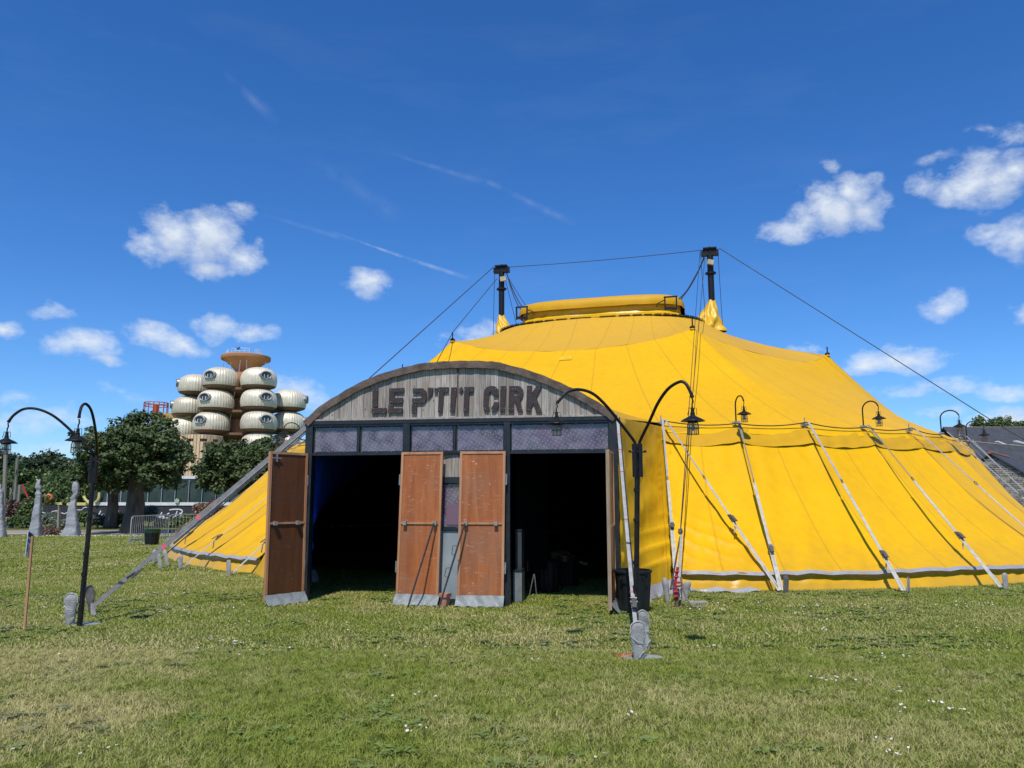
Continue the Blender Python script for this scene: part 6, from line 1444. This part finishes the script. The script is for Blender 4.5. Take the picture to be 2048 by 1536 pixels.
p = A(477, 698, 70); t = thing('bird', p, 'small dark bird in flight just above the tower top', 'bird'); b = MB(); b.tube([p + Vector((-.16, 0, 0)), p, p + Vector((.15, 0, .01)), p + Vector((.22, 0, .03))], [.03, .06, .05, .015], 6); b.build('body', m_black, t)
for sg in (-1, 1): b = MB(); b.add([p + Vector((-.05, 0, .03)), p + Vector((.09, 0, .03)), p + Vector((-.06 + sg * .05, sg * .15 - .05, .20 if sg > 0 else .10)), p + Vector((-.14 + sg * .18, sg * .3, .32 if sg > 0 else .14)), p + Vector((-.05, 0, .045)), p + Vector((.09, 0, .045)), p + Vector((-.06 + sg * .05, sg * .15 - .05, .21 if sg > 0 else .11))], [(0, 1, 2), (2, 1, 3), (0, 2, 3), (4, 5, 6)]); b.build('wing', m_black, t)

# ---------------------------------------------------------------- slate roofed houses on the right
Yg = 60.0; ap = A(1981, 908, Yg); ga_ = R(50); rd = Vector((math.cos(ga_), math.sin(ga_), 0)); gd = Vector((math.sin(ga_), -math.cos(ga_), 0)); wg, dg = 3.1, 2.3
t = thing('stone_cottage', (ap.x, ap.y, 0), 'grey stone gable cottage with dark slate roof and orange ridge at the right edge', 'house')
zap = ap.z; zev = zap - dg; gc0 = Vector((ap.x, ap.y, 0))
b = MB(); L9 = 9.0
poly = [(-wg, 0), (wg, 0), (wg, zev), (0, zap - .05), (-wg, zev)]
b.prism(poly, lambda x, z: gc0 + gd * x + Vector((0, 0, z)), lambda x, z: gc0 + gd * x + rd * L9 + Vector((0, 0, z))); b.build('wall', simple('stone_mortar', (.17, .155, .14), (.11, .10, .095), scale=3, rough=.95, bump=.6), t)
b = MB()
for sg in (-1, 1):
    e = gc0 + gd * (sg * (wg + .25)) + Vector((0, 0, zev - .2)); r_ = gc0 + Vector((0, 0, zap)); o_ = -rd * .25
    b.hexa([e + o_, r_ + o_, r_ + rd * (L9 + .2), e + rd * (L9 + .2)], [p_ + Vector((0, 0, .12)) for p_ in (e + o_, r_ + o_, r_ + rd * (L9 + .2), e + rd * (L9 + .2))])
b.build('roof', m_slate, t)
b = MB(); b.tube([gc0 + Vector((0, 0, zap + .12)) - rd * .3, gc0 + Vector((0, 0, zap + .12)) + rd * L9], .13, 8); b.build('ridge_tiles', m_ridge, t)
stone_mats = [simple('stone_a', (.36, .34, .30), (.24, .22, .20), scale=2, rough=.9, bump=.5), simple('stone_b', (.25, .24, .235), (.16, .155, .15), scale=2, rough=.9, bump=.5), simple('stone_c', (.42, .38, .31), (.3, .26, .2), scale=2, rough=.9, bump=.5)]
sm = []
for i in range(9):
    b = MB(); w, h = random.uniform(.28, .55), random.uniform(.09, .14); b.box((0, 0, 0), (1, .08, h)); b.V = [v + Vector((.05 * wr(v, 3, i), 0, .03 * wr(v, 4, i * 3))) for v in b.V]; me = b.mesh('stone'); me.materials.append(stone_mats[i % 3]); sm.append(me)
rotg = math.atan2(gd.y, gd.x); z = .9; cnt = 0
while z < zap - .25 and cnt < 290:
    half = wg if z < zev else wg * (zap - z) / dg
    half -= .12; x = -half + random.uniform(0, .15); hh = random.uniform(.10, .15)
    if z > .9:
        while x < half - .12 and cnt < 290:
            w = random.uniform(.22, .62); w = min(w, half - x)
            o = bpy.data.objects.new('stone', random.choice(sm)); COL.objects.link(o); o.parent = t; q = gc0 + gd * (x + w / 2) - rd * .035 + Vector((0, 0, z + hh / 2)); o.location = q - t.location; o.rotation_euler = (0, 0, rotg); o.scale = (w * .93, 1, 1); x += w; cnt += 1
    z += hh + .015
def long_roof(px0, px1, pyr0, pyr1, Y, drop, dep, label, extra=None):
    a, c = A(px0, pyr0, Y), A(px1, pyr1, Y); t = thing('slate_barn', (a.x, Y, 0), label, 'house', 'slate roofed barns')
    b = MB(); f = Vector((0, -dep, -drop)); k = Vector((0, dep, -drop)); th_ = Vector((0, 0, .15))
    b.hexa([a + f, c + f, c, a], [a + f + th_, c + f + th_, c + th_, a + th_]); b.hexa([a, c, c + k, a + k], [a + th_ * 1.02, c + th_ * 1.02, c + k + th_, a + k + th_]); b.build('roof', m_slate, t)
    b = MB(); b.hexa([Vector((a.x + .3, Y - dep + .4, 0)), Vector((c.x - .3, Y - dep + .4, 0)), Vector((c.x - .3, Y + dep - .4, 0)), Vector((a.x + .3, Y + dep - .4, 0))], [Vector((a.x + .3, Y - dep + .4, a.z - drop + .1)), Vector((c.x - .3, Y - dep + .4, c.z - drop + .1)), Vector((c.x - .3, Y + dep - .4, c.z - drop + .1)), Vector((a.x + .3, Y + dep - .4, a.z - drop + .1))]); b.build('wall', stone_mats[1], t)
    b = MB(); b.tube([a + th_, c + th_], .10, 6); b.build('ridge', simple('ridge_grey', (.22, .19, .16), rough=.8), t)
    return t, a, c
long_roof(1886, 2120, 857, 857, 100, 4.2, 6.0, 'far long slate roof below the light green tree')
tt, a, c = long_roof(1912, 2120, 884, 903, 74, 3.0, 3.6, 'nearer dark slate roof with small rooflights behind the stone cottage')
for (x0, y0_, x1, y1_) in ((1993, 883, 2011, 890), (2017, 890, 2046, 893), (2030, 882, 2050, 888)):
    b = MB(); p0_, p1_ = A(x0, y0_, 77), A(x1, y1_, 77); b.beam(p0_, p1_, .5, .12); b.build('rooflight', m_white, tt)

# ---------------------------------------------------------------- grass, flowers
protos = bpy.data.collections.new('tuft_kinds')
def tuft(nbl, rad, hmin, hmax, wid, seed, mat, name):
    g = np.random.default_rng(seed); V = []; F = []
    for i in range(nbl):
        a = g.uniform(0, 6.28); r = rad * g.uniform(0, 1) ** .5; base = Vector((r * math.cos(a), r * math.sin(a), -.004)); d = g.uniform(0, 6.28); dr = Vector((math.cos(d), math.sin(d), 0)); sd = Vector((-dr.y, dr.x, 0)); h = g.uniform(hmin, hmax); bend = h * g.uniform(.5, 2.0); w = wid * g.uniform(.6, 1.3); k = len(V)
        V += [base - sd * w, base + sd * w, base + dr * bend * .35 + Vector((0, 0, h * .6)) + sd * w * .8, base + dr * bend * .35 + Vector((0, 0, h * .6)) - sd * w * .8, base + dr * bend + Vector((0, 0, h * .95))]
        F += [(k, k + 1, k + 2, k + 3), (k + 3, k + 2, k + 4)]
    me = new_mesh(name, V, F); me.materials.append(mat); o = bpy.data.objects.new(name, me); protos.objects.link(o); return o
def rosette(seed, name):
    g = np.random.default_rng(seed); V = []; F = []
    for i in range(9):
        a = 6.28 * i / 9 + g.uniform(-.3, .3); dr = Vector((math.cos(a), math.sin(a), 0)); sd = Vector((-dr.y, dr.x, 0)); L_ = g.uniform(.03, .065); w = L_ * .32; z = g.uniform(.012, .03); k = len(V)
        V += [Vector((0, 0, .006)), dr * L_ * .5 + sd * w + Vector((0, 0, z)), dr * L_ + Vector((0, 0, z * .8)), dr * L_ * .5 - sd * w + Vector((0, 0, z)), dr * L_ * .55 + Vector((0, 0, z - .006))]
        F += [(k, k + 4, k + 1), (k + 1, k + 4, k + 2), (k, k + 3, k + 4), (k + 4, k + 3, k + 2)]
    me = new_mesh(name, V, F); me.materials.append(m_broad); o = bpy.data.objects.new(name, me); protos.objects.link(o); return o
T_near = [tuft(22, .055, .016, .046, .0022, s, m_blade, 'grass_tuft') for s in (1, 2, 3)]
T_far = [tuft(20, .10, .014, .040, .0040, s, m_blade, 'grass_clump') for s in (4, 5)]
T_vfar = [tuft(20, .20, .018, .045, .008, s, m_blade, 'grass_clump') for s in (6, 7)]
T_ros = [rosette(s, 'leaf_rosette') for s in (1, 2)]
def blocked(x, y):
    m = np.zeros(len(x), bool); d = np.hypot(x - TC.x, y - TC.y); m |= d < 13.2
    for p, r in ((G(1283, 1316), .27), (G(170, 1249), .25)): m |= np.hypot(x - p.x, (y - p.y) * 1.7) < r
    m |= (y > 36.3 + .012 * (x + 20)) & (y < 42.0 + .012 * (x + 20)) & (x < 8)
    return m
def scatter(name, protosel, y0, y1, dens, smin, smax, label, clump=None, pad=2.4):
    A_ = lambda y: .76 * y + pad
    n = int(dens * (A_(y0) + A_(y1)) * (y1 - y0)); y = np.sqrt(rng.uniform(y0 ** 2, y1 ** 2, n)); x = rng.uniform(-1, 1, n) * A_(y)
    k = ~blocked(x, y)
    if clump is not None: k &= clump(x, y)
    x, y = x[k], y[k]; n = len(x); z = np.zeros(n) ; me = bpy.data.meshes.new(name); me.vertices.add(n); me.vertices.foreach_set('co', np.stack([x, y, z], 1).astype(np.float32).ravel())
    for an_, arr in (('sc', rng.uniform(smin, smax, n)), ('rz', rng.uniform(0, 6.28, n))):
        at_ = me.attributes.new(an_, 'FLOAT', 'POINT'); at_.data.foreach_set('value', arr.astype(np.float32))
    o = bpy.data.objects.new(name, me); COL.objects.link(o); tagp(o, label, 'grass', kind='stuff')
    c = bpy.data.collections.new(name + '_kinds')
    for p_ in protosel: c.objects.link(p_)
    ng = bpy.data.node_groups.new(name, 'GeometryNodeTree'); ng.interface.new_socket('Geometry', in_out='INPUT', socket_type='NodeSocketGeometry'); ng.interface.new_socket('Geometry', in_out='OUTPUT', socket_type='NodeSocketGeometry')
    i_, o_ = ng.nodes.new('NodeGroupInput'), ng.nodes.new('NodeGroupOutput'); ci = ng.nodes.new('GeometryNodeCollectionInfo'); ci.inputs[0].default_value = c; ci.inputs[1].default_value = True; ci.inputs[2].default_value = True
    ip = ng.nodes.new('GeometryNodeInstanceOnPoints'); ip.inputs['Pick Instance'].default_value = True
    a1 = ng.nodes.new('GeometryNodeInputNamedAttribute'); a1.data_type = 'FLOAT'; a1.inputs[0].default_value = 'sc'; a2 = ng.nodes.new('GeometryNodeInputNamedAttribute'); a2.data_type = 'FLOAT'; a2.inputs[0].default_value = 'rz'
    cx = ng.nodes.new('ShaderNodeCombineXYZ'); L = ng.links; L.new(i_.outputs[0], ip.inputs['Points']); L.new(ci.outputs[0], ip.inputs['Instance']); L.new(a2.outputs[0], cx.inputs[2]); L.new(cx.outputs[0], ip.inputs['Rotation']); L.new(a1.outputs[0], ip.inputs['Scale']); L.new(ip.outputs[0], o_.inputs[0])
    md = o.modifiers.new('scatter', 'NODES'); md.node_group = ng; return n
def vnoise(x, y, f, s=0.0): return np.sin(x * f + 3 * np.sin(y * f * .7 + s) + s) * np.cos(y * f * 1.13 + 2 * np.sin(x * f * .6 - s))
N1 = scatter('grass_near', T_near, 4.1, 8.5, 640, .7, 1.4, 'short mown lawn grass close to the camera', clump=lambda x, y: rng.uniform(0, 1, len(x)) < .92 + .15 * vnoise(x, y, 2.3))
N2 = scatter('grass_middle', T_far, 8.3, 17.5, 230, .6, 1.35, 'short mown lawn grass in front of the tent')
N3 = scatter('grass_back', T_vfar, 17, 36.2, 60, .5, 1.2, 'lawn grass farther back at the left')
N4 = scatter('broad_leaf_weeds', T_ros, 4.2, 14.0, 42, .6, 1.5, 'low broad leaved weeds growing in the lawn', clump=lambda x, y: (vnoise(x, y, 1.1, 2) + .6 * vnoise(x, y, 2.9, 5) + 1.3 * np.exp(-((x + .6) ** 2 + (y - 5.2) ** 2) / .7)) > .30)
print('GRASS', N1, N2, N3, N4)
# daisies
def daisies(spec, name, label, seed, rmin=.007, rmax=.0125):
    g = np.random.default_rng(seed); V = []; F = []; M = []
    for (px, py, sx_, sy_, n) in spec:
        p = G(px, py)
        for i in range(n):
            x = p.x + g.normal() * sx_; y = p.y + g.normal() * sy_
            if y < 3.5 or math.hypot(x - TC.x, y - TC.y) < 15.3: continue
            h = g.uniform(.03, .055); r = g.uniform(rmin, rmax); k = len(V); tl = Vector((g.normal() * .25, -.25 + g.normal() * .25, 1)).normalized(); u_ = tl.orthogonal().normalized(); v_ = tl.cross(u_); c = Vector((x, y, h))
            ring = [c + (u_ * math.cos(a) + v_ * math.sin(a)) * r for a in [6.283 * j / 8 for j in range(8)]]; V += ring; F.append(tuple(range(k, k + 8))); M.append(0)
            k = len(V); V += [c + tl * .002 + (u_ * math.cos(a) + v_ * math.sin(a)) * r * .36 for a in [6.283 * j / 6 for j in range(6)]]; F.append(tuple(range(k, k + 6))); M.append(1)
            k = len(V); V += [c, Vector((x - .001, y, 0)), Vector((x + .001, y, 0))]; F.append((k, k + 1, k + 2)); M.append(2)
    me = bpy.data.meshes.new(name); me.from_pydata(V, [], F); me.polygons.foreach_set('material_index', M); me.update()
    o = linkmesh(name, me, [m_petal, m_yc, m_blade]); tagp(o, label, 'flowers', kind='stuff')
m_petal = simple('daisy_petal', (.80, .80, .78), rough=.7); m_yc = simple('daisy_heart', (.7, .45, .03), rough=.8)
daisies([(455,1286,.09,.12,9),(487,1290,.05,.08,5),(480,1252,.1,.1,4),(150,1198,.25,.3,42),(120,1215,.2,.25,16),(405,1155,1.3,.8,90),(400,1225,.6,.5,26),(250,1100,1.5,1.8,110),(330,1085,2.0,2.0,120),(120,1085,2.5,1.5,150),(60,1150,1.2,1.6,60),(330,1190,.3,.3,22),(280,1130,1.1,1.0,70),(360,1168,.08,.08,6),(620,1240,.6,.4,8),
 (1655,1365,.12,.06,8),(1690,1368,.06,.03,3),(1640,1262,.06,.1,5),(1645,1245,.06,.05,4),(1790,1388,.1,.06,7),(1800,1425,.06,.06,4),(1915,1432,.07,.04,6),(1870,1415,.08,.04,4),(1780,1492,.07,.05,3),(1790,1515,.04,.04,2),(1810,1510,.05,.04,3),(1260,1440,.06,.04,4),(1740,1318,.2,.06,7),(1850,1318,.25,.06,7),(1990,1262,.15,.08,8),(2000,1305,.25,.1,7),(1430,1220,.5,.25,26),(1550,1215,.5,.2,22),(1700,1218,.4,.2,18),(1600,1230,.4,.15,18),(1830,1210,.6,.25,18),(1940,1215,.5,.25,18),(1405,1298,.10,.04,5),(1060,1330,.1,.08,5),(835,1470,.12,.05,5),(850,1395,.12,.08,5),(1200,1525,.02,.02,2),(195,1508,.1,.05,4),(30,1500,.1,.1,3),(1000,1260,2.2,.7,20),(700,1300,1.5,.5,14)], 'daisies', 'small white daisies scattered over the lawn', 3)
daisies([(60 + i * 24, 1073 - (i % 2), .35, .35, 34) for i in range(18)], 'path_daisies', 'pale line of small white flowers along the path', 4, .012, .022)
